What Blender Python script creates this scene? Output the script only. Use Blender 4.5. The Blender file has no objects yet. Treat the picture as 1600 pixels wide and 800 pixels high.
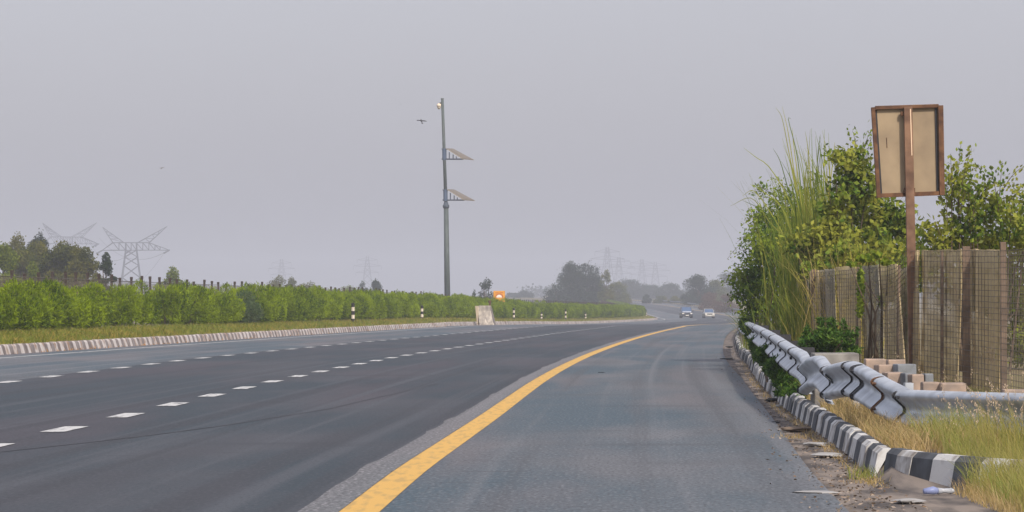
import bpy, math, random
import numpy as np
from mathutils import Vector, Matrix
R = math.radians
random.seed(7); rng = np.random.default_rng(7)
C = bpy.context.scene.collection
sc = bpy.context.scene

# ------------------------------------------------------------------ camera, world, sun, exposure
F = 6000.0; CH = 1.12; HY = 480.0; CX = 800.0     # focal length in photo pixels, camera height, horizon row, centre column
cd = bpy.data.cameras.new('camera'); cam = bpy.data.objects.new('camera', cd); C.objects.link(cam)
cd.sensor_width = 36; cd.lens = 36 * F / 1600; cd.shift_y = 0.05
cd.clip_start = 0.5; cd.clip_end = 12000
cam.location = (0, 0, CH); cam.rotation_euler = (R(90), 0, 0)
sc.camera = cam
SUN_EL, SUN_AZ = 40, 156            # azimuth clockwise from the view direction: behind, to the right
w = bpy.data.worlds.new('World'); sc.world = w; w.use_nodes = True
nt = w.node_tree; nt.nodes.clear()
sky = nt.nodes.new('ShaderNodeTexSky'); sky.sky_type = 'NISHITA'; sky.sun_disc = False
sky.sun_elevation = R(SUN_EL); sky.sun_rotation = R(SUN_AZ); sky.air_density = 1.3; sky.dust_density = 4.0; sky.ozone_density = 2.0
hs = nt.nodes.new('ShaderNodeHueSaturation'); hs.inputs['Saturation'].default_value = 0.5
mxw = nt.nodes.new('ShaderNodeMix'); mxw.data_type = 'RGBA'; mxw.blend_type = 'MULTIPLY'; mxw.inputs[0].default_value = 1
mxw.inputs[7].default_value = (0.965, 0.96, 1.075, 1)
bg = nt.nodes.new('ShaderNodeBackground'); bg.inputs['Strength'].default_value = 0.15
wo = nt.nodes.new('ShaderNodeOutputWorld')
nt.links.new(sky.outputs[0], hs.inputs['Color']); nt.links.new(hs.outputs[0], mxw.inputs[6])
mx2 = nt.nodes.new('ShaderNodeMix'); mx2.data_type = 'RGBA'; mx2.inputs[0].default_value = 0.6; mx2.inputs[7].default_value = (2.72, 2.68, 2.98, 1)
nt.links.new(mxw.outputs[2], mx2.inputs[6]); nt.links.new(mx2.outputs[2], bg.inputs[0]); nt.links.new(bg.outputs[0], wo.inputs[0])
sd = bpy.data.lights.new('sun', 'SUN'); sd.energy = 2.7; sd.angle = R(2.5); sd.color = (1.0, 0.90, 0.76)
sun = bpy.data.objects.new('sun', sd); C.objects.link(sun)
az = R(SUN_AZ); el = R(SUN_EL)
sv = Vector((math.sin(az) * math.cos(el), math.cos(az) * math.cos(el), math.sin(el)))
sun.rotation_euler = sv.to_track_quat('Z', 'Y').to_euler()
sc.view_settings.view_transform = 'Standard'; sc.view_settings.look = 'None'
sc.view_settings.exposure = 0.41; sc.view_settings.gamma = 1
sc.cycles.use_denoising = True
sc.cycles.max_bounces = 5; sc.cycles.diffuse_bounces = 2; sc.cycles.glossy_bounces = 2
sc.cycles.transparent_max_bounces = 12; sc.cycles.volume_bounces = 0; sc.cycles.transmission_bounces = 3

# ------------------------------------------------------------------ helpers
def tag(o, label=None, cat=None, group=None, kind=None):
    if label: o['label'] = label
    if cat: o['category'] = cat
    if group: o['group'] = group
    if kind: o['kind'] = kind
    return o
def empty(name, loc=(0, 0, 0), rz=0, label=None, cat=None, group=None):
    o = bpy.data.objects.new(name, None); C.objects.link(o); o.empty_display_size = .2
    o.location = loc; o.rotation_euler = (0, 0, rz)
    return tag(o, label, cat, group)
def link(name, me, parent=None):
    o = bpy.data.objects.new(name, me); C.objects.link(o)
    if parent: o.parent = parent
    return o
def copy_tree(o, parent=None):
    c = o.copy(); C.objects.link(c); c.parent = parent
    for ch in list(o.children): copy_tree(ch, c)
    return c

def fast_mesh(name, verts, faces_flat, loop_tot, mats, mat_idx=None, smooth=False, uv=None):
    me = bpy.data.meshes.new(name)
    n = len(loop_tot); faces_flat = np.asarray(faces_flat, np.int32).ravel()
    me.vertices.add(len(verts)); me.vertices.foreach_set('co', np.asarray(verts, np.float32).ravel())
    me.loops.add(len(faces_flat)); me.loops.foreach_set('vertex_index', np.asarray(faces_flat, np.int32).ravel())
    me.polygons.add(n)
    st = np.concatenate([[0], np.cumsum(loop_tot)[:-1]]).astype(np.int32)
    me.polygons.foreach_set('loop_start', st); me.polygons.foreach_set('loop_total', np.asarray(loop_tot, np.int32))
    for m in (mats if isinstance(mats, (list, tuple)) else [mats]): me.materials.append(m)
    if mat_idx is not None: me.polygons.foreach_set('material_index', np.asarray(mat_idx, np.int32))
    if smooth: me.polygons.foreach_set('use_smooth', np.ones(n, bool))
    if uv is not None:
        l = me.uv_layers.new(name='UVMap'); l.data.foreach_set('uv', np.asarray(uv, np.float32)[np.asarray(faces_flat)].ravel())
    me.update(calc_edges=True); me.validate()
    return me

class MB:
    """collects boxes, tubes and free faces; build() links them as one mesh object"""
    def __init__(s): s.v = []; s.f = []; s.m = []
    def add(s, vs, fs, mi=0):
        b = len(s.v); s.v += [tuple(p) for p in vs]; s.f += [tuple(b + i for i in f) for f in fs]; s.m += [mi] * len(fs); return s
    def box(s, c, sz, rot=None, mi=0, taper=1.0):
        x, y, z = [k / 2 for k in sz]
        vs = [Vector((sx * x * (taper if sz_ > 0 else 1), sy * y * (taper if sz_ > 0 else 1), sz_ * z)) for sz_ in (-1, 1) for sy in (-1, 1) for sx in (-1, 1)]
        if rot is not None: vs = [rot @ p for p in vs]
        c = Vector(c)
        return s.add([p + c for p in vs], [(0, 2, 3, 1), (4, 5, 7, 6), (0, 1, 5, 4), (2, 6, 7, 3), (0, 4, 6, 2), (1, 3, 7, 5)], mi)
    def tube(s, pts, rad, n=8, mi=0, cap=True):
        pts = [Vector(p) for p in pts]
        if not isinstance(rad, (list, tuple)): rad = [rad] * len(pts)
        vs = []
        for i, p in enumerate(pts):
            d = (pts[min(i + 1, len(pts) - 1)] - pts[max(i - 1, 0)]).normalized()
            a = Vector((0, 0, 1)) if abs(d.z) < .9 else Vector((1, 0, 0))
            u = d.cross(a).normalized(); q = d.cross(u)
            for k in range(n):
                t = 2 * math.pi * k / n
                vs.append(p + (u * math.cos(t) + q * math.sin(t)) * rad[i])
        fs = [(i * n + k, i * n + (k + 1) % n, (i + 1) * n + (k + 1) % n, (i + 1) * n + k) for i in range(len(pts) - 1) for k in range(n)]
        if cap: fs += [tuple(range(n - 1, -1, -1)), tuple((len(pts) - 1) * n + k for k in range(n))]
        return s.add(vs, fs, mi)
    def bar(s, a, b, t, mi=0): return s.tube([a, b], t, 4, mi)
    def poly(s, pts2, axis, lo, hi, mi=0):
        """extrude outline pts2 along an axis ('x' or 'y')"""
        n = len(pts2)
        def mk(h): return [(h, a, b) if axis == 'x' else (a, h, b) for a, b in pts2]
        return s.add(mk(lo) + mk(hi), [tuple(range(n - 1, -1, -1)), tuple(range(n, 2 * n))] + [(i, (i + 1) % n, n + (i + 1) % n, n + i) for i in range(n)], mi)
    def build(s, name, mats, parent=None, smooth=False, bevel=0):
        me = bpy.data.meshes.new(name); me.from_pydata(s.v, [], s.f)
        for m in (mats if isinstance(mats, (list, tuple)) else [mats]): me.materials.append(m)
        me.polygons.foreach_set('material_index', s.m)
        if smooth: me.polygons.foreach_set('use_smooth', [True] * len(s.f))
        me.update(); o = link(name, me, parent)
        if bevel:
            bv = o.modifiers.new('bevel', 'BEVEL'); bv.width = bevel; bv.segments = 2; bv.limit_method = 'ANGLE'
        return o

# ------------------------------------------------------------------ materials
def mat(name, col, rough=0.8, var=0.0, scale=5.0, col2=None, metal=0.0, bump=0.0, spec=0.3, coords='Object', detail=6, stretch=None, contrast=(0.35, 0.65)):
    m = bpy.data.materials.new(name); m.use_nodes = True; t = m.node_tree; b = t.nodes['Principled BSDF']
    b.inputs['Roughness'].default_value = rough; b.inputs['Metallic'].default_value = metal
    b.inputs['Specular IOR Level'].default_value = spec
    if col2 is None: col2 = tuple(c * (1 - var) for c in col)
    tc = t.nodes.new('ShaderNodeTexCoord'); mp = t.nodes.new('ShaderNodeMapping')
    if stretch: mp.inputs['Scale'].default_value = stretch
    nz = t.nodes.new('ShaderNodeTexNoise'); nz.inputs['Scale'].default_value = scale; nz.inputs['Detail'].default_value = detail
    cr = t.nodes.new('ShaderNodeValToRGB'); cr.color_ramp.elements[0].position = contrast[0]; cr.color_ramp.elements[1].position = contrast[1]
    cr.color_ramp.elements[0].color = (*col2, 1); cr.color_ramp.elements[1].color = (*col, 1)
    t.links.new(tc.outputs[coords], mp.inputs[0]); t.links.new(mp.outputs[0], nz.inputs['Vector']); t.links.new(nz.outputs[0], cr.inputs[0])
    t.links.new(cr.outputs[0], b.inputs['Base Color'])
    if bump:
        bp = t.nodes.new('ShaderNodeBump'); bp.inputs['Strength'].default_value = bump; bp.inputs['Distance'].default_value = .02
        t.links.new(nz.outputs[0], bp.inputs['Height']); t.links.new(bp.outputs[0], b.inputs['Normal'])
    return m
def leafmat(name, cols, trans=0.35, rough=0.55, patch=None, patch_scale=.6):
    """leaf colours differ from leaf to leaf (random per island) and in broad patches"""
    m = bpy.data.materials.new(name); m.use_nodes = True; t = m.node_tree; t.nodes.clear()
    o = t.nodes.new('ShaderNodeOutputMaterial'); g = t.nodes.new('ShaderNodeNewGeometry')
    cr = t.nodes.new('ShaderNodeValToRGB'); e = cr.color_ramp.elements
    e[0].position = 0; e[0].color = (*cols[0], 1); e[1].position = 1; e[1].color = (*cols[-1], 1)
    for i, c in enumerate(cols[1:-1], 1): q = e.new(i / (len(cols) - 1)); q.color = (*c, 1)
    t.links.new(g.outputs['Random Per Island'], cr.inputs[0]); src = cr.outputs[0]
    if patch:
        tc = t.nodes.new('ShaderNodeTexCoord'); nz = t.nodes.new('ShaderNodeTexNoise'); nz.inputs['Scale'].default_value = patch_scale; nz.inputs['Detail'].default_value = 3
        r2 = t.nodes.new('ShaderNodeValToRGB'); r2.color_ramp.elements[0].position = .42; r2.color_ramp.elements[1].position = .62
        mx = t.nodes.new('ShaderNodeMix'); mx.data_type = 'RGBA'; mx.inputs[7].default_value = (*patch, 1)
        t.links.new(g.outputs['Position'], nz.inputs['Vector']); t.links.new(nz.outputs[0], r2.inputs[0]); t.links.new(r2.outputs[0], mx.inputs[0])
        t.links.new(src, mx.inputs[6]); src = mx.outputs[2]
    p = t.nodes.new('ShaderNodeBsdfPrincipled'); p.inputs['Roughness'].default_value = rough; p.inputs['Specular IOR Level'].default_value = .1
    tr = t.nodes.new('ShaderNodeBsdfTranslucent'); mi = t.nodes.new('ShaderNodeMixShader'); mi.inputs[0].default_value = trans
    t.links.new(src, p.inputs['Base Color']); t.links.new(src, tr.inputs[0])
    t.links.new(p.outputs[0], mi.inputs[1]); t.links.new(tr.outputs[0], mi.inputs[2]); t.links.new(mi.outputs[0], o.inputs[0])
    return m
def asphalt(name, base, streak, blue, pink, fleck=0.25, rough=.60, spec=.35):
    """asphalt: fine aggregate, long streaks along the driving direction, broad bleached and stained patches (UV = metres across / along)"""
    m = bpy.data.materials.new(name); m.use_nodes = True; t = m.node_tree; b = t.nodes['Principled BSDF']
    uv = t.nodes.new('ShaderNodeUVMap')
    def noise(scale, sx, sy, det=4, lo=.35, hi=.65):
        mp = t.nodes.new('ShaderNodeMapping'); mp.inputs['Scale'].default_value = (sx, sy, 1); t.links.new(uv.outputs[0], mp.inputs[0])
        n = t.nodes.new('ShaderNodeTexNoise'); n.inputs['Scale'].default_value = scale; n.inputs['Detail'].default_value = det; t.links.new(mp.outputs[0], n.inputs['Vector'])
        r = t.nodes.new('ShaderNodeMapRange'); r.inputs[1].default_value = lo; r.inputs[2].default_value = hi; t.links.new(n.outputs[0], r.inputs[0])
        return r.outputs[0]
    def mix(fac, a, bcol, k=1.0):
        mx = t.nodes.new('ShaderNodeMix'); mx.data_type = 'RGBA'
        if k != 1.0:
            mm = t.nodes.new('ShaderNodeMath'); mm.operation = 'MULTIPLY'; mm.inputs[1].default_value = k; t.links.new(fac, mm.inputs[0]); fac = mm.outputs[0]
        t.links.new(fac, mx.inputs[0])
        if hasattr(a, 'links'): t.links.new(a, mx.inputs[6])
        else: mx.inputs[6].default_value = (*a, 1)
        mx.inputs[7].default_value = (*bcol, 1)
        return mx.outputs[2]
    c = mix(noise(1.0, 1.3, .04, 5), base, streak, .75)
    c = mix(noise(1.0, .30, .07, 5, .41, .53), c, blue, 1.0)
    c = mix(noise(1.0, .6, .05, 5, .5, .62), c, pink, .7)
    c = mix(noise(1.0, .5, .1, 6, .56, .7), c, tuple(k * .6 for k in base), .5)
    c = mix(noise(1.0, 2.2, .012, 4, .54, .62), c, tuple(k * .6 for k in base), .6)
    c = mix(noise(1.0, 3.1, .008, 3, .56, .66), c, streak, .7)
    c = mix(noise(34.0, 1, .22, 3, .5, .72), c, tuple(min(1, k * 2.0) for k in base), min(1, fleck * 2.6))
    c = mix(noise(46.0, 1, .22, 3, .5, .72), c, tuple(k * .3 for k in base), min(1, fleck * 3.0))
    c = mix(noise(1.0, 1.1, 5.0, 4, .64, .70), c, tuple(k * .45 for k in base), .55)
    c = mix(noise(1.0, .25, .5, 6, .60, .74), c, tuple(k * .5 for k in base), .5)
    t.links.new(c, b.inputs['Base Color'])
    b.inputs['Roughness'].default_value = rough; b.inputs['Specular IOR Level'].default_value = spec
    bp = t.nodes.new('ShaderNodeBump'); bp.inputs['Strength'].default_value = .25; bp.inputs['Distance'].default_value = .01
    t.links.new(noise(60.0, 1, 1, 3, 0, 1), bp.inputs['Height']); t.links.new(bp.outputs[0], b.inputs['Normal'])
    return m
M = {}
M['asphalt_dark'] = asphalt('dark_asphalt', (.036, .037, .043), (.066, .073, .084), (.018, .032, .041), (.058, .045, .053))
M['asphalt_old'] = asphalt('old_asphalt', (.100, .104, .112), (.150, .158, .170), (.046, .080, .102), (.140, .122, .124), .3)
M['asphalt_edge'] = asphalt('worn_asphalt', (.15, .145, .15), (.18, .175, .18), (.13, .135, .14), (.17, .15, .15), .5)
M['yellow'] = mat('yellow_line_paint', (.66, .39, .085), .6, scale=16, col2=(.50, .31, .085), coords='Object', stretch=(1, .12, 1), detail=12, contrast=(.36, .52))
M['white_paint'] = mat('white_line_paint', (.56, .56, .55), .6, scale=14, col2=(.20, .20, .21), stretch=(1, .12, 1), detail=12, contrast=(.32, .52))
M['kerb_white'] = mat('kerb_white', (.60, .60, .59), .85, scale=5, col2=(.26, .23, .20), bump=.4, detail=10, contrast=(.36, .54))
M['kerb_black'] = mat('kerb_black', (.10, .11, .125), .85, scale=6, col2=(.055, .058, .065), bump=.3)
M['kerb_dull'] = mat('kerb_dull', (.27, .24, .235), .9, scale=4, col2=(.15, .12, .11), bump=.3)
M['kerb_pale'] = mat('kerb_pale', (.54, .50, .48), .9, scale=3, col2=(.30, .20, .14), bump=.3, detail=10, contrast=(.36, .52))
M['soil'] = mat('roadside_dirt', (.24, .20, .17), .95, scale=4.5, col2=(.085, .075, .07), bump=1.0, detail=14, stretch=(1, .25, 1), contrast=(.4, .6))
M['galv'] = mat('galvanised_steel', (.58, .62, .67), .42, scale=4, col2=(.36, .385, .42), metal=.4, spec=.5, bump=.08, detail=8, contrast=(.3, .6))
M['galv_dark'] = mat('dirty_steel_and_lap_shade', (.035, .035, .04), .7, scale=8)  # dark steel of bolts and spacers; also paints the lap shadow gaps
M['rust'] = mat('rusty_steel', (.17, .085, .042), .85, scale=9, col2=(.07, .035, .023), bump=.3, contrast=(.35, .62))
M['board'] = mat('faded_board_back', (.36, .275, .175), .7, scale=2.2, col2=(.25, .19, .125), detail=9, contrast=(.3, .6))
M['concrete'] = mat('concrete', (.30, .285, .26), .95, scale=6, col2=(.16, .15, .14), bump=.8, detail=10)
M['salmon'] = mat('sandstone_block', (.48, .35, .265), .95, scale=7, col2=(.27, .215, .18), bump=.7, detail=10)
M['pole'] = mat('grey_green_pole', (.09, .11, .105), .6, scale=2, col2=(.07, .085, .08), metal=.1)
M['bracket'] = mat('blue_bracket', (.07, .10, .16), .6)
M['dark_steel'] = mat('dark_steel', (.06, .075, .10), .6)
M['panel_face'] = mat('solar_cells_sky_tint', (.20, .165, .12), .5, col2=(.15, .125, .10), spec=.4)  # tan of the reflected sky put into the cell colour
M['panel_back'] = mat('panel_backsheet', (.42, .36, .28), .6)
M['cam_white'] = mat('camera_housing', (.78, .66, .50), .4)
M['glass_dark'] = mat('dark_glass', (.02, .03, .05), .08, spec=.8)
M['glass_blue'] = mat('windscreen_glass', (.05, .10, .20), .12, spec=.9)
M['lattice'] = mat('pylon_steel', (.13, .14, .17), .6)
M['orange'] = mat('orange_sign', (.72, .32, .03), .6, scale=3, col2=(.62, .27, .025))
M['sign_red'] = mat('dark_red_print', (.42, .07, .03), .5)
M['sign_white'] = mat('white_print', (.8, .74, .66), .5)
M['post_black'] = mat('black_paint', (.02, .018, .018), .6)
M['post_white'] = mat('white_paint', (.72, .66, .54), .7, scale=12, col2=(.55, .48, .38))
M['fence_post'] = mat('dark_wooden_post', (.045, .032, .026), .9, scale=6)
M['bark'] = mat('bark', (.13, .095, .065), .95, scale=5, col2=(.07, .05, .035), bump=.5)
M['stem'] = mat('green_brown_stem', (.13, .11, .05), .9)
M['tyre'] = mat('tyre_rubber', (.02, .02, .02), .85)
M['alloy'] = mat('alloy_rim', (.45, .45, .46), .35, metal=.8)
M['car_dark'] = mat('dark_blue_paint', (.028, .036, .065), .25, spec=.6)
M['car_white'] = mat('off_white_paint', (.42, .40, .36), .3, spec=.5)
M['bonnet_glare'] = mat('painted_bonnet_reflection', (.60, .62, .66), .3, spec=.5)  # pale reflection on the dark bonnet, put into its colour
M['black_plastic'] = mat('black_plastic', (.018, .018, .02), .6)
M['lens'] = mat('headlight_glass', (.75, .72, .62), .15, spec=.8)
M['plate'] = mat('number_plate', (.7, .68, .6), .5)
M['bird'] = mat('bird_feathers', (.03, .022, .018), .8, scale=20)
M['plastic_blue'] = mat('blue_label', (.22, .26, .45), .4)
M['plastic_clear'] = mat('clear_plastic', (.42, .44, .48), .25)
M['rubber'] = mat('scrap_rubber', (.02, .022, .022), .8)
L = {}
L['hedge'] = leafmat('hedge_leaves', [(.012, .036, .001), (.072, .135, .001), (.21, .285, .002), (.026, .068, .001), (.095, .12, .006)], .22, patch=(.23, .31, .002), patch_scale=1.0)
L['hedge_grey'] = leafmat('dull_hedge_leaves', [(.05, .085, .03), (.08, .13, .05), (.13, .16, .07)], .35)
L['verge'] = leafmat('verge_grass_blades', [(.27, .22, .04), (.15, .18, .02), (.38, .28, .07), (.11, .16, .02)], .3, rough=.8, patch=(.16, .20, .03), patch_scale=.5)
L['dry'] = leafmat('dry_grass', [(.46, .32, .15), (.36, .26, .10), (.55, .41, .22), (.26, .22, .07)], .35, rough=.8)
L['tallgreen'] = leafmat('roadside_grass', [(.19, .25, .04), (.36, .35, .10), (.11, .18, .025), (.50, .42, .20)], .35, rough=.7, patch=(.34, .30, .09), patch_scale=2.2)
L['reed'] = leafmat('reed_blades', [(.12, .18, .025), (.24, .29, .04), (.38, .36, .07), (.06, .11, .02), (.18, .24, .03)], .4, rough=.6)
L['straw'] = leafmat('straw_stems', [(.50, .40, .10), (.38, .34, .07), (.58, .44, .17)], .4, rough=.7)
L['bush_dark'] = leafmat('bush_leaves', [(.018, .045, .010), (.06, .13, .018), (.14, .22, .03), (.03, .07, .012)], .35, patch=(.24, .31, .03), patch_scale=1.8)
L['bush_mid'] = leafmat('bush_leaves_mid', [(.025, .055, .010), (.11, .19, .02), (.27, .34, .04), (.05, .11, .015), (.18, .19, .04)], .35, patch=(.33, .34, .05), patch_scale=2.0)
L['weed'] = leafmat('weed_leaves', [(.03, .075, .015), (.07, .15, .025), (.13, .21, .035)], .35)
L['creeper'] = leafmat('creeper_leaves', [(.10, .18, .02), (.27, .32, .03), (.16, .24, .03)], .4)
L['tree_olive'] = leafmat('olive_tree_leaves', [(.018, .034, .004), (.058, .078, .006), (.13, .14, .010)], .25, patch=(.14, .135, .012), patch_scale=.35)
L['tree_light'] = leafmat('pale_tree_leaves', [(.065, .10, .010), (.14, .18, .014), (.20, .24, .02)], .3)
L['tree_dark'] = leafmat('dark_tree_leaves', [(.008, .020, .010), (.018, .036, .014), (.035, .056, .018)], .15)
L['tree_dry'] = leafmat('dry_tree_leaves', [(.14, .075, .055), (.17, .10, .065), (.10, .08, .05)], .3)
# shade cloth: brown woven net, partly see-through
def netmat(name, c1, c2, holes):
    m = mat(name, c1, .95, scale=3.0, col2=c2, stretch=(.5, .12, .8), detail=8, contrast=(.3, .7)); t = m.node_tree
    b = t.nodes['Principled BSDF']; o = [n for n in t.nodes if n.type == 'OUTPUT_MATERIAL'][0]
    tc = t.nodes.new('ShaderNodeMapping'); tc.inputs['Scale'].default_value = (.6, .14, 1.0); t0_ = t.nodes.new('ShaderNodeTexCoord'); t.links.new(t0_.outputs['Object'], tc.inputs[0]); n = t.nodes.new('ShaderNodeTexNoise'); n.inputs['Scale'].default_value = 7; n.inputs['Detail'].default_value = 6
    r = t.nodes.new('ShaderNodeMapRange'); r.inputs[1].default_value = .4; r.inputs[2].default_value = .62; r.inputs[3].default_value = holes[0]; r.inputs[4].default_value = holes[1]
    tr = t.nodes.new('ShaderNodeBsdfTransparent'); mx = t.nodes.new('ShaderNodeMixShader')
    t.links.new(tc.outputs[0], n.inputs['Vector']); t.links.new(n.outputs[0], r.inputs[0]); t.links.new(r.outputs[0], mx.inputs[0])
    t.links.new(b.outputs[0], mx.inputs[1]); t.links.new(tr.outputs[0], mx.inputs[2]); t.links.new(mx.outputs[0], o.inputs[0])
    return m
M['net'] = netmat('brown_shade_cloth', (.68, .54, .30), (.48, .38, .215), (.22, .62))
M['net_grey'] = netmat('grey_shade_cloth', (.36, .32, .24), (.23, .215, .17), (.2, .55))
M['net_far'] = netmat('far_fence_net', (.22, .18, .14), (.16, .13, .10), (.45, .65))
M['wire'] = mat('rusty_wire', (.10, .085, .07), .8)

# ------------------------------------------------------------------ alignment of the road
def spline(xs, ys, q):
    xs = np.array(xs, float); ys = np.array(ys, float)
    d = np.diff(ys) / np.diff(xs); m = np.concatenate([[d[0]], (d[:-1] * np.diff(xs)[1:] + d[1:] * np.diff(xs)[:-1]) / (xs[2:] - xs[:-2]), [d[-1]]])
    i = np.clip(np.searchsorted(xs, q) - 1, 0, len(xs) - 2); h = xs[i + 1] - xs[i]; t = (q - xs[i]) / h
    return (2*t**3-3*t**2+1)*ys[i] + (t**3-2*t**2+t)*h*m[i] + (-2*t**3+3*t**2)*ys[i+1] + (t**3-t**2)*h*m[i+1]
ST = np.concatenate([np.arange(-40, 120, 2.), np.arange(120, 1600, 5.), np.arange(1600, 4001, 100.)])
YL = [(-40, -2.2), (0, -1.35), (21, -.83), (26, -.70), (32, -.49), (39, -.24), (48, .06), (57, .37), (66.5, .74), (87, 1.66), (112, 2.97), (160, 5.8), (210, 9.1), (260, 12.6),
      (336, 18.5), (400, 24), (450, 28.2), (510, 32.6), (560, 35.0), (620, 36.2), (680, 36.2), (800, 35.8), (930, 34.2), (1080, 31.5), (1300, 22), (1600, 2), (4000, -300)]
ZZ = [(-40, 0), (230, 0), (290, -.18), (340, -.38), (430, -.53), (520, -.6), (600, -.58), (680, .0), (740, .45), (800, .9), (930, 1.9), (1080, 2.7), (1300, 3.9), (1600, 5.2), (2500, 6), (4000, 6)]
YT = spline(*zip(*YL), ST); ZT = spline(*zip(*ZZ), ST); ZT[ST < 225] = 0
yel = lambda D: np.interp(D, ST, YT)
zr = lambda D: np.interp(D, ST, ZT)
kR = lambda D: np.interp(D, [24, 42, 75, 200], [3.12, 3.12, 3.5, 3.6])
sh = lambda D: np.interp(D, [20, 60, 120], [2.66, 3.12, 3.2])
def P(px, py, D): return Vector(((px - CX) * D / F, D, CH + (HY - py) * D / F))

def lerp_profile(D):
    """ground height above the road datum against offset from the yellow line"""
    k = float(kR(D)); up = min(1, max(0, (D - 24.3) / 1.2))
    L_ = [(-1500, -.6), (-300, -.6), (-120, -.3), (-60, -.2), (-38, -.1), (-36, -.03), (-21.3, -.03), (-21.1, .3), (-19, .45), (-17, .45), (-15.3, .36), (-14.25, .23), (-14.0, -.03),
          (-7, -.03), (0, -.03), (float(sh(D)) - .15, -.03), (float(sh(D)) + .05, -.012), (k + .02, -.008), (k + .14, -.008 + .15 * up), (k + .8, .01 + .16 * up), (k + 2.5, .03 + .18 * up), (k + 6, .15), (k + 14, -.1), (60, -.5), (300, -.6), (1500, -.6)]
    return L_
rows = []; uvs = []
for D in ST:
    pr = lerp_profile(D); y0 = float(yel(D)); z0 = float(zr(D))
    rows.append([(y0 + o, D, z0 + dz) for o, dz in pr]); uvs += [(o, D) for o, dz in pr]
nr, ncol = len(rows), len(rows[0]); vs = [p for r in rows for p in r]
fl = [(i * ncol + j, i * ncol + j + 1, (i + 1) * ncol + j + 1, (i + 1) * ncol + j) for i in range(nr - 1) for j in range(ncol - 1)]
M['ground'] = mat('dry_grassy_soil', (.17, .155, .06), .95, scale=.8, col2=(.21, .155, .09), bump=.5, detail=10)
M['ground'].node_tree.nodes
me = fast_mesh('ground', vs, np.array(fl), [4] * len(fl), [M['ground'], M['soil']], [1 if 15 <= (k % (ncol - 1)) <= 18 else 0 for k in range(len(fl))], uv=uvs)
tag(link('ground', me), kind='structure')

def strip(name, fa, fb, dz, m, Ds, jag=0, kind='structure', sub=1):
    vs = []; uv = []
    for D in Ds:
        y0 = float(yel(D)); z0 = float(zr(D)); a = fa(D) if callable(fa) else fa; b = fb(D) if callable(fb) else fb
        a += random.uniform(-jag, jag)
        for k in range(sub + 1):
            o = a + (b - a) * k / sub; vs.append((y0 + o, D, z0 + dz)); uv.append((o, D))
    n = sub + 1
    fs = [(i * n + j, i * n + j + 1, (i + 1) * n + j + 1, (i + 1) * n + j) for i in range(len(Ds) - 1) for j in range(sub)]
    return tag(link(name, fast_mesh(name, vs, np.array(fs), [4] * len(fs), m, uv=uv)), kind=kind)
D16 = ST[ST <= 1600]
EDGE = -12.75
D1 = lambda D: float(np.interp(D, [28, 35, 57, 85, 150], [-3.6, -3.70, -3.98, -4.2, -4.15]))
D2 = lambda D: float(np.interp(D, [40, 57, 82], [-7.6, -7.88, -8.3]))
strip('road', lambda D: D2(D) - .12, -.34, .004, M['asphalt_dark'], D16)
strip('road_lane', -14.0, lambda D: D2(D) - .12, .004, M['asphalt_old'], D16)
strip('road_joint', -.34, -.11, .004, M['asphalt_edge'], D16)
strip('road_shoulder', .11, lambda D: float(sh(D)), .004, M['asphalt_old'], D16)
strip('opposite_road', -35.5, -21.5, .004, M['asphalt_old'], D16)
Dj = np.concatenate([np.arange(-40, 120, .8), np.arange(120, 400, 3)])
strip('worn_road_edge', lambda D: -.33 - .025 * math.sin(D * .55) - .02 * math.sin(D * 1.7), -.1105, .008, M['asphalt_edge'], Dj, jag=.014)
strip('road_marking_yellow', -.11, .11, .006, M['yellow'], D16)
strip('road_marking_edge', EDGE - .08, EDGE + .08, .008, M['white_paint'], D16)
tm = mat('tyre_rubber_mark', (.022, .023, .027), .6, scale=3, col2=(.045, .046, .052), stretch=(1, .2, 1))
strip('tyre_mark', lambda D: float(np.interp(D, [26, 31, 35, 42, 60], [-4.1, -3.1, -2.5, -1.9, -1.3])), lambda D: float(np.interp(D, [26, 31, 35, 42, 60], [-4.1, -3.1, -2.5, -1.9, -1.3])) + .035, .0065, tm, ST[(ST >= 26) & (ST <= 56)])
# lane dashes: 1.5 m paint every 4.5 m (one mesh of paint on the road per line)
def dashes(off, start, wd, d1=1100, first=1.6):
    vs = []; fs = []
    D = start
    while D < d1:
        for a in (D, D + first):
            y0 = float(yel(a)); z0 = float(zr(a)) + .009
            j = random.uniform(-.008, .008)
            o_ = off(a); vs += [(y0 + o_ - wd + j, a, z0), (y0 + o_ + wd + j, a, z0)]
        b = len(vs) - 4; fs.append((b, b + 1, b + 3, b + 2)); D += 4.5
    return tag(link('road_marking_dashes', fast_mesh('road_marking_dashes', vs, np.array(fs), [4] * len(fs), M['white_paint'])), kind='structure')
dashes(D1, 34.25 - 4.5 * 14, .11); dashes(D2, 57.2 - .8 - 4.5 * 18, .11)

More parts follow.
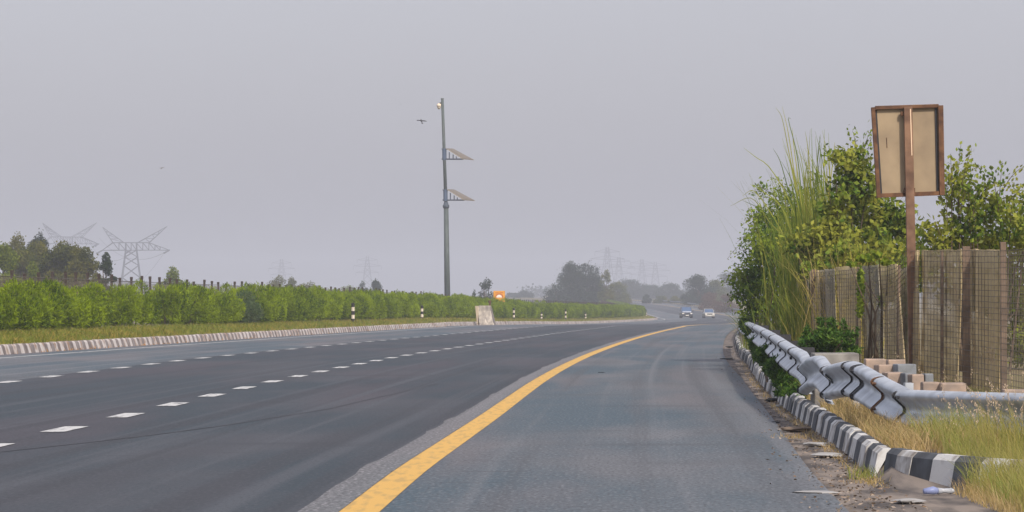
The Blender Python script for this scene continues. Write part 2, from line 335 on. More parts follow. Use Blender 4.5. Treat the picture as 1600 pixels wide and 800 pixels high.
# kerbs with painted stripes -------------------------------------------------
def kerb(name, path, h, wdt, stripe, mats, side=1, jag=.0, lean=.04):
    """path: list of (x, y, z) on the road-side foot of the kerb; side=+1: body lies to the right of the path direction"""
    pts = [Vector(p) for p in path]; seg = []; 
    # resample by arc length
    s = [0]
    for a, b in zip(pts, pts[1:]): s.append(s[-1] + (b - a).length)
    S = np.array(s); A = np.array(pts); n = int(S[-1] / stripe)
    q = np.arange(n + 1) * stripe
    X = np.stack([np.interp(q, S, A[:, k]) for k in range(3)], 1)
    vs = []; fs = []; mi = []
    for i in range(n):
        a = Vector(X[i]); b = Vector(X[i + 1]); d = (b - a).normalized(); nn = Vector((d.y, -d.x, 0)) * side
        off = nn * random.uniform(-jag, jag) + Vector((0, 0, random.uniform(-jag, jag) * .5))
        g = .006 if i % 2 else .0
        a2 = a + d * g; 
        prof = [(0, -.05), (lean, h * .82), (lean + .035, h), (wdt - .02, h), (wdt, -.05)]
        base = len(vs)
        for e in (a2, b):
            for u, v in prof: vs.append(e + nn * u + Vector((0, 0, v)) + off)
        m_ = 5
        for k in range(4): fs.append((base + k, base + k + 1, base + m_ + k + 1, base + m_ + k)); mi.append(i % 2)
        fs.append((base, base + 1, base + 2, base + 3)); mi.append(i % 2); fs.append((base + 8, base + 7, base + 6, base + 5)); mi.append(i % 2)
    me = bpy.data.meshes.new(name); me.from_pydata(vs, [], fs)
    for m in mats: me.materials.append(m)
    me.polygons.foreach_set('material_index', mi); me.update()
    return tag(link(name, me), kind='structure')
kerb('kerb', [(float(yel(D)) - 13.75, D, float(zr(D))) for D in np.arange(60, 1100, 5.)], .235, .2, .48, [M['kerb_pale'], M['kerb_dull']], side=-1, jag=.012, lean=.07)
noseR = [(2.42, 25.62, 0), (2.44, 25.2, 0), (2.53, 24.65, 0), (2.68, 24.1, 0), (2.86, 23.6, 0), (3.02, 23.3, 0)]
kerb('kerb', [(x, y, 0) for x, y, z in noseR[::-1]], .19, .16, .36, [M['kerb_white'], M['kerb_black']], side=1, jag=.004)
kerb('kerb', [(float(yel(D)) + float(kR(D)), D, float(zr(D))) for D in np.concatenate([np.arange(25.6, 120, 1.), np.arange(120, 1100, 5.)])], .18, .15, .6, [M['kerb_white'], M['kerb_black']], side=1, jag=.014)

# ------------------------------------------------------------------ foliage helpers
def leaves_mesh(name, cen, dirs, ln, wd, m):
    """one rhombic leaf per centre"""
    n = len(cen); d = dirs / np.linalg.norm(dirs, axis=1, keepdims=True)
    r = rng.normal(size=(n, 3)); s = np.cross(d, r); s /= np.linalg.norm(s, axis=1, keepdims=True) + 1e-9
    ln = np.broadcast_to(ln, (n,))[:, None]; wd = np.broadcast_to(wd, (n,))[:, None]
    v = np.stack([cen - d * ln / 2, cen + s * wd / 2, cen + d * ln / 2, cen - s * wd / 2], 1).reshape(-1, 3)
    return fast_mesh(name, v, np.arange(4 * n), [4] * n, m)
def blades_mesh(name, base, height, width, lean, m, curve=1.0, seg=3):
    """base Nx3, height N, lean Nx2 horizontal displacement of the tip"""
    n = len(base); vs = []
    ang = rng.uniform(0, math.pi, n); s = np.stack([np.cos(ang), np.sin(ang) * .4, np.zeros(n)], 1)
    for k in range(seg + 1):
        t = k / seg; hgt = height * (t - .25 * curve * t ** 3 * np.minimum(1, np.linalg.norm(lean, axis=1) / (height + 1e-6)))
        c = base + np.stack([lean[:, 0] * t ** 2, lean[:, 1] * t ** 2, hgt], 1)
        wv = (width * (1 - t ** 1.5) * .5 + width * .06)[:, None]
        vs += [c - s * wv, c + s * wv]
    v = np.stack(vs, 1).reshape(-1, 3); q = 2 * (seg + 1)
    f = np.array([[2 * k, 2 * k + 1, 2 * k + 3, 2 * k + 2] for k in range(seg)])
    f = (np.arange(n)[:, None, None] * q + f[None]).reshape(-1)
    return fast_mesh(name, v, f, [4] * (n * seg), m)
def lobe_points(lobes, n, shell=.55):
    """points in the outer part of ellipsoidal lobes (cx,cy,cz,rx,ry,rz)"""
    lb = np.array(lobes); wgt = lb[:, 3] * lb[:, 4] * lb[:, 5]; wgt = wgt ** .75; idx = rng.choice(len(lb), n, p=wgt / wgt.sum())
    u = rng.normal(size=(n, 3)); u /= np.linalg.norm(u, axis=1, keepdims=True)
    r = (rng.uniform(shell ** 3, 1, n) ** (1 / 3))[:, None] * (1 + rng.normal(0, .07, (n, 1)))
    return lb[idx, :3] + u * r * lb[idx, 3:], u

# hedge shrubs ---------------------------------------------------------------
def shrub_proto(i, m):
    lobes = []
    for k in range(12):
        a = k * 2.4 + random.uniform(-.4, .4); rr = math.sqrt((k + .5) / 12) * 1.0
        x, y = math.cos(a) * rr * 1.15, math.sin(a) * rr * .75; hh = random.uniform(1.2, 1.6) * (1 - .2 * rr)
        z_ = hh * random.uniform(.35, .78); lobes.append((x, y, z_, random.uniform(.30, .46), random.uniform(.28, .42), min(hh - z_, .42)))
        if k % 2: lobes.append((x * 1.05, y * 1.05, .35, .3, .3, .38))
    cen, u = lobe_points(lobes, 8500, .74); cen[:, 2] = np.maximum(cen[:, 2], .06 + rng.uniform(0, .2, len(cen)))
    up = rng.normal(size=(len(cen), 3)) * .5 + u * .7 + np.array([0, 0, .45])
    return leaves_mesh('foliage', cen, up, rng.uniform(.08, .17, len(cen)), rng.uniform(.02, .034, len(cen)), m)
hedge_meshes = [shrub_proto(i, L['hedge']) for i in range(6)] + [shrub_proto(9, L['hedge_grey'])]
sb = MB()
for k in range(9):
    a = random.uniform(0, 6.28); sb.tube([(math.cos(a) * .12, math.sin(a) * .12, -.05), (math.cos(a) * .35, math.sin(a) * .3, .55), (math.cos(a) * .6, math.sin(a) * .45, 1.05)], [.025, .018, .008], 5)
stem_me = sb.build('stem', M['stem']).data; bpy.data.objects.remove(bpy.data.objects['stem'])
def hedge_shrub(D, off, sx, sz, mi, label=None, jit=.15, ysc=1.0):
    x = float(yel(D)) + off + random.uniform(-jit, jit)
    o = empty('hedge_shrub', (x, D, float(zr(D)) + .43), random.choice([0, math.pi]) + random.uniform(-.3, .3) + math.pi / 2,
              label or 'bushy green oleander shrub merging into the clipped hedge on the central reservation', 'shrub', 'shrubs of the long hedge on the central reservation')
    o.scale = (sx, ysc, sz); link('foliage', hedge_meshes[mi], o); link('stem', stem_me, o)
HN = [(-10, 30, 'big bright hedge shrub at the very left edge of the picture'), (100, 120, 'last bright hedge shrub before the first gap from the left'), (246, 275, 'first hedge shrub right of the second gap'),
      (325, 362, 'dull grey green hedge shrub between brighter ones, left third of the hedge'), (548, 562, 'hedge shrub directly behind the tallest marker post'), (655, 668, 'hedge shrub directly behind the faded cream banded marker post'),
      (694, 708, 'hedge shrub in front of the foot of the camera pole'), (750, 765, 'hedge shrub directly behind the ribbed barrier block'), (776, 790, 'hedge shrub right below the orange sign'), (800, 812, 'hedge shrub behind the marker post right of the barrier'),
      (880, 892, 'hedge shrub behind the brightest banded marker post in the middle distance'), (1017, 1040, 'last hedge shrub where the hedge rounds the bend')]
used_ = set(); gi = -1
D = 92.0; k = 0; gapn = 1
while D < 1080:
    step = 2.05 if D < 330 else (2.9 if D < 600 else 6.0)
    px = CX + F * (float(yel(D)) - 17) / D
    lab = None; sx = step / 2.05 * random.uniform(.92, 1.08); mi = random.choice([0, 1, 2, 3, 4, 5]); szz = random.uniform(.97, 1.04) * (1.06 if D < 125 else 1.16)
    if 120 < px < 167 or 202 < px < 246: gapn = 2; D += 1.2; continue
    if 325 < px < 362: mi = 6; szz *= .9
    if lab is None:
        for a_, b_, t_ in HN:
            if a_ <= px < b_ and t_ not in used_: lab = t_; used_.add(t_); break
    ys_ = .85 if 167 <= px <= 202 else (.85 if 100 < px < 121 or 246 <= px < 262 else random.uniform(.95, 1.15))
    if 167 <= px <= 202: gi += 1; lab = ['rounded green hedge shrub at the left end between the two hedge gaps', 'second hedge shrub between the two hedge gaps', 'third hedge shrub between the two hedge gaps', 'fourth hedge shrub between the two hedge gaps', 'fifth hedge shrub between the two hedge gaps', 'sixth hedge shrub between the two hedge gaps'][min(gi, 5)]
    
    hedge_shrub(D, -16.7 + .12 * math.sin(D * .13), sx, szz, mi, lab, .18, ys_)
    D += step; k += 1

# verge grass, left ------------------------------------------------------------
def gh(off, D):
    pr = lerp_profile(D); return np.interp(off, [a for a, b in pr], [b for a, b in pr]) + zr(D)
def scatter_grass(name, n, Df, Of, hf, wf, leanf, m, label, cat):
    Ds = Df(n); of = Of(n, Ds); z = np.array([gh(o, d) for o, d in zip(of, Ds)])
    base = np.stack([yel(Ds) + of, Ds, z - .01], 1)
    h = hf(n); le = rng.normal(size=(n, 2)) * (leanf * h)[:, None]
    return tag(link(name, blades_mesh(name, base, h, wf(n), le, m)), label, cat, kind='stuff')
dist = lambda a, b: (lambda n: 1 / rng.uniform(1 / b, 1 / a, n))
scatter_grass('verge_grass', 42000, dist(85, 620), lambda n, Ds: rng.uniform(-16.2, -14.0, n), lambda n: rng.uniform(.05, .22, n) ** 1.0, lambda n: rng.uniform(.015, .04, n), .5, L['verge'],
              'ochre and green verge grass between striped kerb and hedge', 'grass')
scatter_grass('kerb_foot_weeds', 1800, dist(95, 300), lambda n, Ds: -13.72 + rng.normal(0, .03, n), lambda n: rng.uniform(.02, .12, n) * (rng.uniform(0, 1, n) ** 2 + .3), lambda n: rng.uniform(.02, .05, n), .5,
              leafmat('rusty_weeds', [(.36, .17, .05), (.28, .18, .06), (.45, .25, .1)], .2), 'rust brown dry weeds along the foot of the left kerb', 'weeds')

# far fence on the far side of the reservation ---------------------------------
fe = empty('netting_fence', (float(yel(120)) - 20, 120, .45), label='long netting fence with dark posts rising just above the clipped hedge', cat='fence')
org = Vector(fe.location)
pm = MB().box((0, 0, .9), (.09, .09, 1.85)).box((0, 0, 1.84), (.105, .105, .10)).build('post', M['fence_post']).data
bpy.data.objects.remove([o for o in C.objects if o.name == 'post'][0])
D = 108.; i = 0; rest = MB()
while D < 700:
    p = Vector((float(yel(D)) - 20, D, float(zr(D)) + .4)) - org; hh = random.uniform(.96, 1.05)
    if i < 100:
        q = link('post', pm, fe); q.location = p; q.scale = (1, 1, hh); q.rotation_euler = (random.uniform(-.03, .03), random.uniform(-.03, .03), 0)
    else: rest.box(p + Vector((0, 0, .95)), (.10, .10, 1.9 * hh))
    D += 2.45; i += 1
tag(rest.build('far_posts', M['fence_post'], fe), kind='stuff')
vs = []; Ds = np.arange(108, 350, 2.45)
for j, D in enumerate(Ds):
    sag = random.uniform(-.06, .03)
    for h in (.2, 1.0, 1.72 + sag): vs.append(Vector((float(yel(D)) - 19.93 + random.uniform(-.05, .05), D, float(zr(D)) + .4 + h)) - org)
fs = [(3 * j + k, 3 * j + k + 1, 3 * j + 4 + k, 3 * j + 3 + k) for j in range(len(Ds) - 1) for k in range(2)]
link('netting', fast_mesh('netting', vs, np.array(fs), [4] * len(fs), M['net_far']), fe)
wv = MB()
for h in (1.72, 1.3): wv.tube([Vector((float(yel(D)) - 19.9, D, float(zr(D)) + .4 + h)) - org for D in Ds], .012, 4, cap=False)
wv.build('wire', M['wire'], fe)

# marker posts -------------------------------------------------------------------
mk = [(552, 503.5, 'nearest and tallest black and white marker post before the hedge, left of the pole'), (659, 500, 'marker post with faded cream bands just left of the camera pole'),
      (803, 497.5, 'black and white marker post just right of the ribbed barrier'), (846, 497, 'dim marker post half lost in the hedge, second right of the barrier'),
      (884, 494.5, 'bright white banded marker post before the hedge middle distance'), (915, 494, 'dull grey marker post set back in hedge shade'),
      (995, 491.5, 'small white banded marker post near the far end of the hedge'), (1020, 491, 'last marker post where the hedge ends at the bend')]
hs_ = [23, 18, 15, 9, 14, 8, 8, 6]
for (px, py, lab), hpx in zip(mk, hs_):
    # depth where the offset of -15.6 meets this column
    Ds = np.arange(100, 700, .5); cx_ = CX + F * (yel(Ds) - 15.4) / Ds; D = float(Ds[np.argmin(np.abs(cx_ - px))])
    g = float(gh(-15.4, D)); o = empty('marker_post', (float(yel(D)) - 15.4, D, g), label=lab, cat='marker post', group='black and white marker posts along the reservation')
    H = min(1.0, hpx * D / F + .15); n = 5
    if px == 552: H = .95
    bl, wh = MB(), MB()
    for q in range(n):
        (bl if q % 2 == 0 else wh).tube([(0, 0, H * q / n - (.05 if q == 0 else 0)), (0, 0, H * (q + 1) / n)], .085, 10)
    bl.tube([(0, 0, H), (0, 0, H + .02)], [.09, .03], 10)
    bl.build('black_band', M['post_black'], o); wh.build('white_band', M['post_white'], o)

# ribbed barrier -------------------------------------------------------------------
D = 243.; x0 = (757 - CX) * D / F
b = empty('barrier_block', (x0, D, 0), R(-12), 'ribbed cream and grey barrier block with flared foot standing on the left kerb', 'barrier')
prof = [(-.02, 0), (-.38, 0), (-.30, .25), (-.20, .5), (-.12, .8), (-.08, 1.22), (.1, 1.22), (.1, 0)]
def ribs(n, x1, x2):
    m_ = MB(); 
    for i in range(n):
        a = x1 + (x2 - x1) * i / n; bq = x1 + (x2 - x1) * (i + .62) / n
        m_.poly([(y, z) for y, z in prof], 'x', a, bq)
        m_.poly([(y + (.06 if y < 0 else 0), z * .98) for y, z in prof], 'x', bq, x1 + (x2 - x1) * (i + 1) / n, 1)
    return m_
rb = ribs(9, -.36, .42)
rb.v = [(v[0] + (.45 * max(0, (.8 - v[2])) ** 1.6 * (1 if v[0] > 0 else .5)), v[1], v[2]) for v in rb.v]
rb.build('ribbed_face', [mat('barrier_ribs', (.60, .54, .46), .9, scale=4, col2=(.34, .30, .27), bump=.3), mat('rib_groove_dark', (.17, .15, .14), .9)][0:2], b)  # grooves take a darker colour than the ribs
sp = MB().add([(-.62, .05, 1.2), (-.37, -.1, 1.2), (-.37, -.34, .02), (-.42, -.3, .02), (-.62, .25, 1.2), (-.37, .15, 1.2), (-.37, .1, .02), (-.42, .1, .02)],
        [(0, 3, 2, 1), (4, 5, 6, 7), (0, 1, 5, 4), (3, 7, 6, 2), (0, 4, 7, 3), (1, 2, 6, 5)])
sp.build('side_face', mat('barrier_side', (.68, .56, .40), .9, scale=4, col2=(.5, .4, .3)), b)
MB().tube([(.28, .3, 0), (.28, .3, 1.42)], .06, 8).tube([(.28, .3, 1.42), (.28, .3, 1.55)], .1, 8).build('stub_post', M['rust'], b)

# orange warning board ----------------------------------------------------------------
D = 300.; o = empty('warning_sign', ((780 - CX) * D / F, D, float(gh(-18.5, D))), label='orange board with dark red arch and white half disc poking above the hedge', cat='sign')
zt = CH + (HY - 454.5) * D / F - o.location.z; zb = zt - .85
MB().box((0, 0, (zt + zb) / 2), (.9, .03, zt - zb)).build('sign_board', M['orange'], o, bevel=.01)
MB().box((-.3, .05, zb / 2 + .2), (.06, .06, zb + .4)).box((.3, .05, zb / 2 + .2), (.06, .06, zb + .4)).build('sign_leg', M['dark_steel'], o)
def disc(r0, r1, cz, yy, a0=0, a1=180, n=20):
    v = []; 
    for i in range(n + 1):
        a = R(a0 + (a1 - a0) * i / n)
        for r in (r0, r1):
            for y in (yy, yy + .008): v.append((math.cos(a) * r, y, cz + math.sin(a) * r))
    f = []
    for i in range(n):
        q = 4 * i; f += [(q, q + 4, q + 6, q + 2), (q + 1, q + 3, q + 7, q + 5), (q, q + 1, q + 5, q + 4), (q + 2, q + 6, q + 7, q + 3)]
    return MB().add(v, f)
cz = zt - .52
disc(.02, .22, cz, -.027).build('white_half_disc', M['sign_white'], o); disc(.25, .31, cz, -.027).build('red_arch', M['sign_red'], o)
MB().box((-.2, -.022, zt - .15), (.16, .008, .05)).box((-.03, -.022, zt - .15), (.07, .008, .04)).box((.18, -.022, zt - .15), (.22, .008, .05)).build('lettering', M['sign_red'], o)

# camera pole ---------------------------------------------------------------------------
D = 336.; s = D / F
pb = Vector(((699.5 - CX) * s, D, float(gh(-19.5, D)) - .05))
po = empty('camera_pole', pb, label='tall two stage grey pole carrying two solar panels and a dome camera', cat='pole')
def Q(px, py, dy=0): return P(px, py, D) + Vector((0, dy, 0)) - pb
MB().tube([(0, 0, 0), Q(697, 325)], [.27, .21], 16).build('lower_shaft', M['pole'], po, smooth=True)
MB().tube([Q(697, 325), Q(696.9, 321), Q(696.9, 320), Q(696.7, 315)], [.27, .29, .24, .15], 16).build('collar', M['dark_steel'], po, smooth=True)
MB().tube([Q(696.8, 320), Q(691.2, 154.5)], [.155, .125], 14).tube([Q(691.2, 154.8), Q(691.2, 153.6)], .14, 14).build('upper_shaft', M['pole'], po, smooth=True)
for (yt, lx) in ((233, 0), (297, 1.6)):
    pn = MB(); A = Q(697 + lx, yt - .5, -.3); Bq = Q(707.5 + lx, yt - 1, 1.3); Cq = Q(740 + lx, yt + 16.5, 1.3); Dq = Q(723 + lx, yt + 16, -.3)
    nrm = (Bq - A).cross(Dq - A).normalized(); nrm = nrm if nrm.z > 0 else -nrm
    pan = MB().add([A, Bq, Cq, Dq] + [q + nrm * .05 for q in (A, Bq, Cq, Dq)], [(0, 3, 2, 1), (0, 1, 5, 4), (1, 2, 6, 5), (2, 3, 7, 6), (3, 0, 4, 7)])
    p_ = pan.build('solar_panel', M['panel_back'], po)
    MB().add([q + nrm * .053 for q in (A + (Cq - A) * .02, Bq + (Dq - Bq) * .02, Cq + (A - Cq) * .02, Dq + (Bq - Dq) * .02)], [(0, 1, 2, 3)]).build('solar_cells', M['panel_face'], p_)
    fr = MB()
    y2 = yt + 15.5
    for dy in (-.12, .5):
        fr.bar(Q(690 + lx, y2, dy), Q(724 + lx, y2, dy), .05)
        for xx in (702, 708, 713): fr.bar(Q(xx + lx, y2, dy), Q(xx + lx, yt + (xx - 697) * .63 + 1.5, dy), .04)
    fr.bar(Q(690 + lx, yt, -.12), Q(700 + lx, yt, -.12), .055)
    fr.build('panel_frame', M['dark_steel'], po)
    br = MB().tube([Q(694.2 + lx * 1.1, yt - 1), Q(694.4 + lx * 1.1, yt + 17)], .19, 12)
    br.build('mounting_bracket', M['bracket'], po)
MB().bar(Q(691, 160), Q(686.5, 162), .06).build('camera_arm', M['post_black'], po)
dc = MB().tube([Q(686, 161.5), Q(686, 163), Q(686, 167)], [.08, .19, .2], 12); cm = dc.build('dome_camera', M['cam_white'], po, smooth=True)
MB().tube([Q(686, 167.2), Q(686, 169.2), Q(686, 171)], [.17, .14, .03], 12).build('dome', mat('dome_glass', (.45, .38, .28), .2), cm, smooth=True)

# birds -------------------------------------------------------------------------------
def bird(px, py, D, span, label, tilt, m):
    me_ = MB(); h = span / 2
    body = [(0, -.32 * span, 0), (0, -.25 * span, .01), (0, -.05 * span, .01), (0, .12 * span, 0), (0, .3 * span, -.01)]
    me_.tube(body, [.012 * span, .04 * span, .065 * span, .045 * span, .015 * span], 8)
    for s in (-1, 1):
        v = []
        for t in range(7):
            u = t / 6; x = s * h * u; z = .10 * span * math.sin(u * 2.1) - .06 * span * u; c = (.13 - .08 * u ** 2) * span
            v += [(x, -c * .55 + .03 * u * span, z), (x, c * .75 + .06 * u * span, z), (x, -c * .55 + .03 * u * span, z + .012 * span), (x, c * .75 + .06 * u * span, z + .008 * span)]
        f = []
        for t in range(6):
            q = 4 * t; f += [(q, q + 4, q + 5, q + 1), (q + 2, q + 3, q + 7, q + 6), (q, q + 2, q + 6, q + 4), (q + 1, q + 5, q + 7, q + 3)]
        f.append((24, 26, 27, 25)); me_.add(v, f)
    me_.add([(-.04 * span, .24 * span, 0), (.04 * span, .24 * span, 0), (.09 * span, .45 * span, -.02), (-.09 * span, .45 * span, -.02),
             (-.04 * span, .24 * span, .01), (.04 * span, .24 * span, .01), (.09 * span, .45 * span, -.01), (-.09 * span, .45 * span, -.01)],
            [(0, 3, 2, 1), (4, 5, 6, 7), (0, 1, 5, 4), (1, 2, 6, 5), (2, 3, 7, 6), (3, 0, 4, 7)])
    o = me_.build('bird', m); o.location = P(px, py, D); o.rotation_euler = tilt
    return tag(o, label, 'bird')
bird(658.5, 189, 420, 1.15, 'dark bird gliding with spread wings left of the camera pole top', (R(-30), R(6), R(-16)), M['bird'])
bird(253, 262.5, 420, .62, 'tiny brown bird high in the sky on the left', (R(-20), R(-10), R(30)), mat('brown_feathers', (.16, .09, .05), .8))
bird(626, 163, 600, .3, 'speck of a bird above and left of the gliding bird', (R(-10), R(8), R(60)), M['bird'])

# ------------------------------------------------------------------ vehicles
def wheel(x, y, r, parent, wd=.2):
    t_ = MB().tube([(x - wd / 2, y, r), (x + wd / 2, y, r)], r, 20); w_ = link('wheel', t_.build('tmp', M['tyre']).data, parent); bpy.data.objects.remove(bpy.data.objects['tmp'])
    MB().tube([(x - wd / 2 - .006, y, r), (x + wd / 2 + .006, y, r)], r * .6, 14).build('rim', M['alloy'], w_)
def car(name, loc, rz, label, cat, paint, L_, W, H, kind, glass, hood=None):
    """nose towards -Y"""
    o = empty(name, loc, rz, label, cat); h = W / 2
    # stations along y: (y, half width, z low, z shoulder)
    by = -L_ / 2; sh_ = H * (.58 if kind == 'suv' else .60)
    st = [(by, h * .80, .30, sh_ * .72), (by + .12, h * .93, .24, sh_ * .84), (by + .45, h, .22, sh_ * .92), (by + 1.15, h, .22, sh_ * 1.0), (L_ / 2 - .9, h, .22, sh_ * 1.03), (L_ / 2 - .12, h * .95, .26, sh_ * 1.0), (L_ / 2, h * .86, .34, sh_ * .9)]
    vs = []
    for y, hw, zl, zs in st:
        vs += [(-hw * .92, y, zl), (-hw, y, zl + .18), (-hw, y, zs * .82), (-hw * .90, y, zs), (0, y, zs + .03), (hw * .90, y, zs), (hw, y, zs * .82), (hw, y, zl + .18), (hw * .92, y, zl)]
    n = 9; fs = [(i * n + k, i * n + (k + 1) % n, (i + 1) * n + (k + 1) % n, (i + 1) * n + k) for i in range(len(st) - 1) for k in range(n)]
    fs += [tuple(range(n - 1, -1, -1)), tuple((len(st) - 1) * n + k for k in range(n))]
    bd = MB().add(vs, fs)
    # cabin: roof slab and pillars
    y1, y2 = by + 1.05, L_ / 2 - (.15 if kind == 'suv' else .35); r1, r2 = by + (1.62 if kind == 'suv' else 1.8), L_ / 2 - (.35 if kind == 'suv' else .95); rw = h * .76; bw = h * .9
    bd.add([(-rw, r1, H - .05), (rw, r1, H - .05), (rw, r2, H - .05), (-rw, r2, H - .05), (-rw * .92, r1 + .06, H), (rw * .92, r1 + .06, H), (rw * .92, r2 - .06, H), (-rw * .92, r2 - .06, H)],
           [(0, 3, 2, 1), (4, 5, 6, 7), (0, 1, 5, 4), (1, 2, 6, 5), (2, 3, 7, 6), (3, 0, 4, 7)])
    for s in (-1, 1):
        for (ya, yb) in ((y1, r1), ((y1 + y2) / 2 + .1, (r1 + r2) / 2), (y2, r2)): bd.bar((s * bw, ya, sh_), (s * rw, yb, H - .04), .045)
    body = bd.build('body', paint, o, bevel=.03)
    e = .02
    MB().add([(-bw + e, y1 + .02, sh_ + .01), (bw - e, y1 + .02, sh_ + .01), (rw - e, r1 + .01, H - .06), (-rw + e, r1 + .01, H - .06)], [(0, 1, 2, 3)]).build('windscreen', glass, o)
    MB().add([(-bw + e, y2 - .02, sh_), (bw - e, y2 - .02, sh_), (rw - e, r2, H - .06), (-rw + e, r2, H - .06)], [(3, 2, 1, 0)]).build('rear_window', glass, o)
    for s in (-1, 1):
        MB().add([(s * (bw + .002), y1 + .06, sh_), (s * (bw + .002), y2 - .05, sh_), (s * (rw + .002), r2 - .02, H - .07), (s * (rw + .002), r1 + .04, H - .07)], [(0, 1, 2, 3)]).build('side_window', glass, o)
        MB().box((s * h * .70, by + .015, sh_ * .70), (h * .36, .1, .16)).build('headlight', M['lens'], o, bevel=.02)
        MB().box((s * (h + .1), y1 + .3, sh_ + .09), (.2, .1, .15)).build('wing_mirror', M['black_plastic'], o, bevel=.02)
    MB().box((0, by - .005, sh_ * .68), (h * .95, .06, .17)).build('grille', M['black_plastic'], o)
    MB().box((0, by - .03, .40), (W * .86, .14, .24)).build('bumper', M['black_plastic'] if kind == 'suv' else paint, o, bevel=.03)
    MB().box((0, by - .11, .43), (.5, .02, .12)).build('number_plate', M['plate'], o)
    if hood: MB().add([(-h * .7, by + .16, sh_ * .885), (h * .7, by + .16, sh_ * .885), (h * .78, by + 1.0, sh_ * 1.0), (-h * .78, by + 1.0, sh_ * 1.0), (-h * .7, by + .16, sh_ * .90), (h * .7, by + .16, sh_ * .90), (h * .78, by + 1.0, sh_ + .035), (-h * .78, by + 1.0, sh_ + .035)],
                      [(0, 3, 2, 1), (4, 5, 6, 7), (0, 1, 5, 4), (1, 2, 6, 5), (2, 3, 7, 6), (3, 0, 4, 7)]).build('bonnet', hood, o)
    for s in (-1, 1):
        for yy in (by + .85, L_ / 2 - .85): wheel(s * (h - .1), yy, .33 if kind != 'suv' else .37, o)
    return o
D = 600.
car('approaching_suv', ((1072 - CX) * D / F, D, float(zr(D)) + .004), R(2), 'dark blue sports utility vehicle approaching, left of the pair of cars', 'car', M['car_dark'], 4.5, 1.80, 1.76, 'suv', M['glass_blue'], M['bonnet_glare'])
car('approaching_car', ((1107 - CX) * D / F, D, float(zr(D)) + .004), R(3), 'off white car approaching in the lane nearest the yellow line', 'car', M['car_white'], 4.0, 1.66, 1.46, 'hatch', M['glass_blue'])
# delivery van on the far carriageway, only its roof shows above the hedge
D = 800.; v_ = empty('delivery_van', ((858 - CX) * D / F, D, float(zr(D)) + .02), R(4), 'white van whose roof just shows above the hedge before the big tree', 'van')
MB().poly([(-2.6, .35), (-2.6, 1.0), (-2.2, 1.25), (-1.6, 2.3), (-1.3, 2.5), (2.5, 2.5), (2.6, 2.3), (2.6, .35)], 'x', -.95, .95).build('body', M['car_white'], v_, bevel=.05)
MB().add([(-.8, -2.17, 1.32), (.8, -2.17, 1.32), (.75, -1.66, 2.25), (-.75, -1.66, 2.25)], [(0, 1, 2, 3)]).build('windscreen', M['glass_dark'], v_)
for sx_ in (-.85, .85):
    for yy in (-1.7, 1.7): wheel(sx_, yy, .36, v_)

# ------------------------------------------------------------------ pylons
def wide_pylon(loc, sc_, rz, label, depth=2.4):
    """flat topped suspension tower with two raised horns; unit = photo px of the near tower / 4.6"""
    u = 1 / 4.6
    def q(px, py, y): return ((px - 205) * u, y, (480 - py) * u)
    leg = MB(); arm = MB(); inss = []; T = .16
    for y in (-depth / 2, depth / 2):
        k = 1.0
        for s in (-1, 1):
            leg.bar(q(205 + s * 20, 480, y * 2.2), q(205 + s * 8.5, 391, y), T); leg.bar(q(205 + s * 8.5, 391, y), q(205 + s * 8.5, 380, y), T)
        lv = [480, 455, 434, 415, 402, 391]
        for a, b_ in zip(lv, lv[1:]):
            wa = 8.5 + 11.5 * (a - 391) / 89; wb = 8.5 + 11.5 * (b_ - 391) / 89; ya = y * (1 + 1.2 * (a - 391) / 89); yb = y * (1 + 1.2 * (b_ - 391) / 89)
            leg.bar(q(205 - wa, a, ya), q(205 + wb, b_, yb), T * .6); leg.bar(q(205 + wa, a, ya), q(205 - wb, b_, yb), T * .6)
        tc_ = [176.5, 195.5, 213.5, 232.5]
        arm.bar(q(176.5, 379.5, y), q(232.5, 379.5, y), T * .8); arm.bar(q(160, 391.5, y * .1), q(265, 391, y * .1), T * .01 + T * .7)
        for a, b_ in ((176.5, 160), (232.5, 265)): arm.bar(q(a, 379.5, y), q(b_, 391.3, 0), T * .7)
        arm.bar(q(205 - 8.5, 391, y), q(160, 391.3, 0), T * .7); arm.bar(q(205 + 8.5, 391, y), q(265, 391.3, 0), T * .7)
        xs = [177, 186, 196, 205, 213, 223, 232.5, 242, 250]
        for i in range(len(xs) - 1):
            top = lambda x: 379.5 if x <= 232.5 else 379.5 + (x - 232.5) * 11.8 / 32.5
            arm.bar(q(xs[i], top(xs[i]), y), q(xs[i + 1], 391.2, y * .6), T * .45); arm.bar(q(xs[i + 1], top(xs[i + 1]), y), q(xs[i + 1], 391.2, y * .6), T * .45)
        for (tx, ty, b1, b2) in ((160.5, 355.5, 176.5, 194), (261, 354, 215, 233)):
            arm.bar(q(b1, 379.5, y), q(tx, ty, 0), T * .6); arm.bar(q(b2, 379.5, y), q(tx, ty, 0), T * .6)
            for t in (.25, .5, .72):
                f1 = Vector(q(b1, 379.5, y)).lerp(Vector(q(tx, ty, 0)), t); f2 = Vector(q(b2, 379.5, y)).lerp(Vector(q(tx, ty, 0)), t); f3 = Vector(q(b2, 379.5, y)).lerp(Vector(q(tx, ty, 0)), max(0, t - .22))
                arm.bar(f1, f2, T * .4); arm.bar(f1, f3, T * .4)
    for (x, y_) in ((160, 391.5), (264.5, 391), (205, 391)):
        inss.append(MB().bar(q(x, y_, -.2), q(x - 9, y_ + 5, -1.4), .22).bar(q(x, y_, .2), q(x - 9, y_ + 5, 1.4), .22).bar(q(x, y_, -.3), q(x, y_, .3), .22))
    o = empty('transmission_pylon', loc, rz, label, 'pylon', 'lattice transmission pylons on the horizon'); o.scale = (sc_,) * 3
    leg.build('tower_legs', M['lattice'], o); arm.build('cross_arm', M['lattice'], o); [i_.build('insulator', M['lattice'], o) for i_ in inss]
    return o
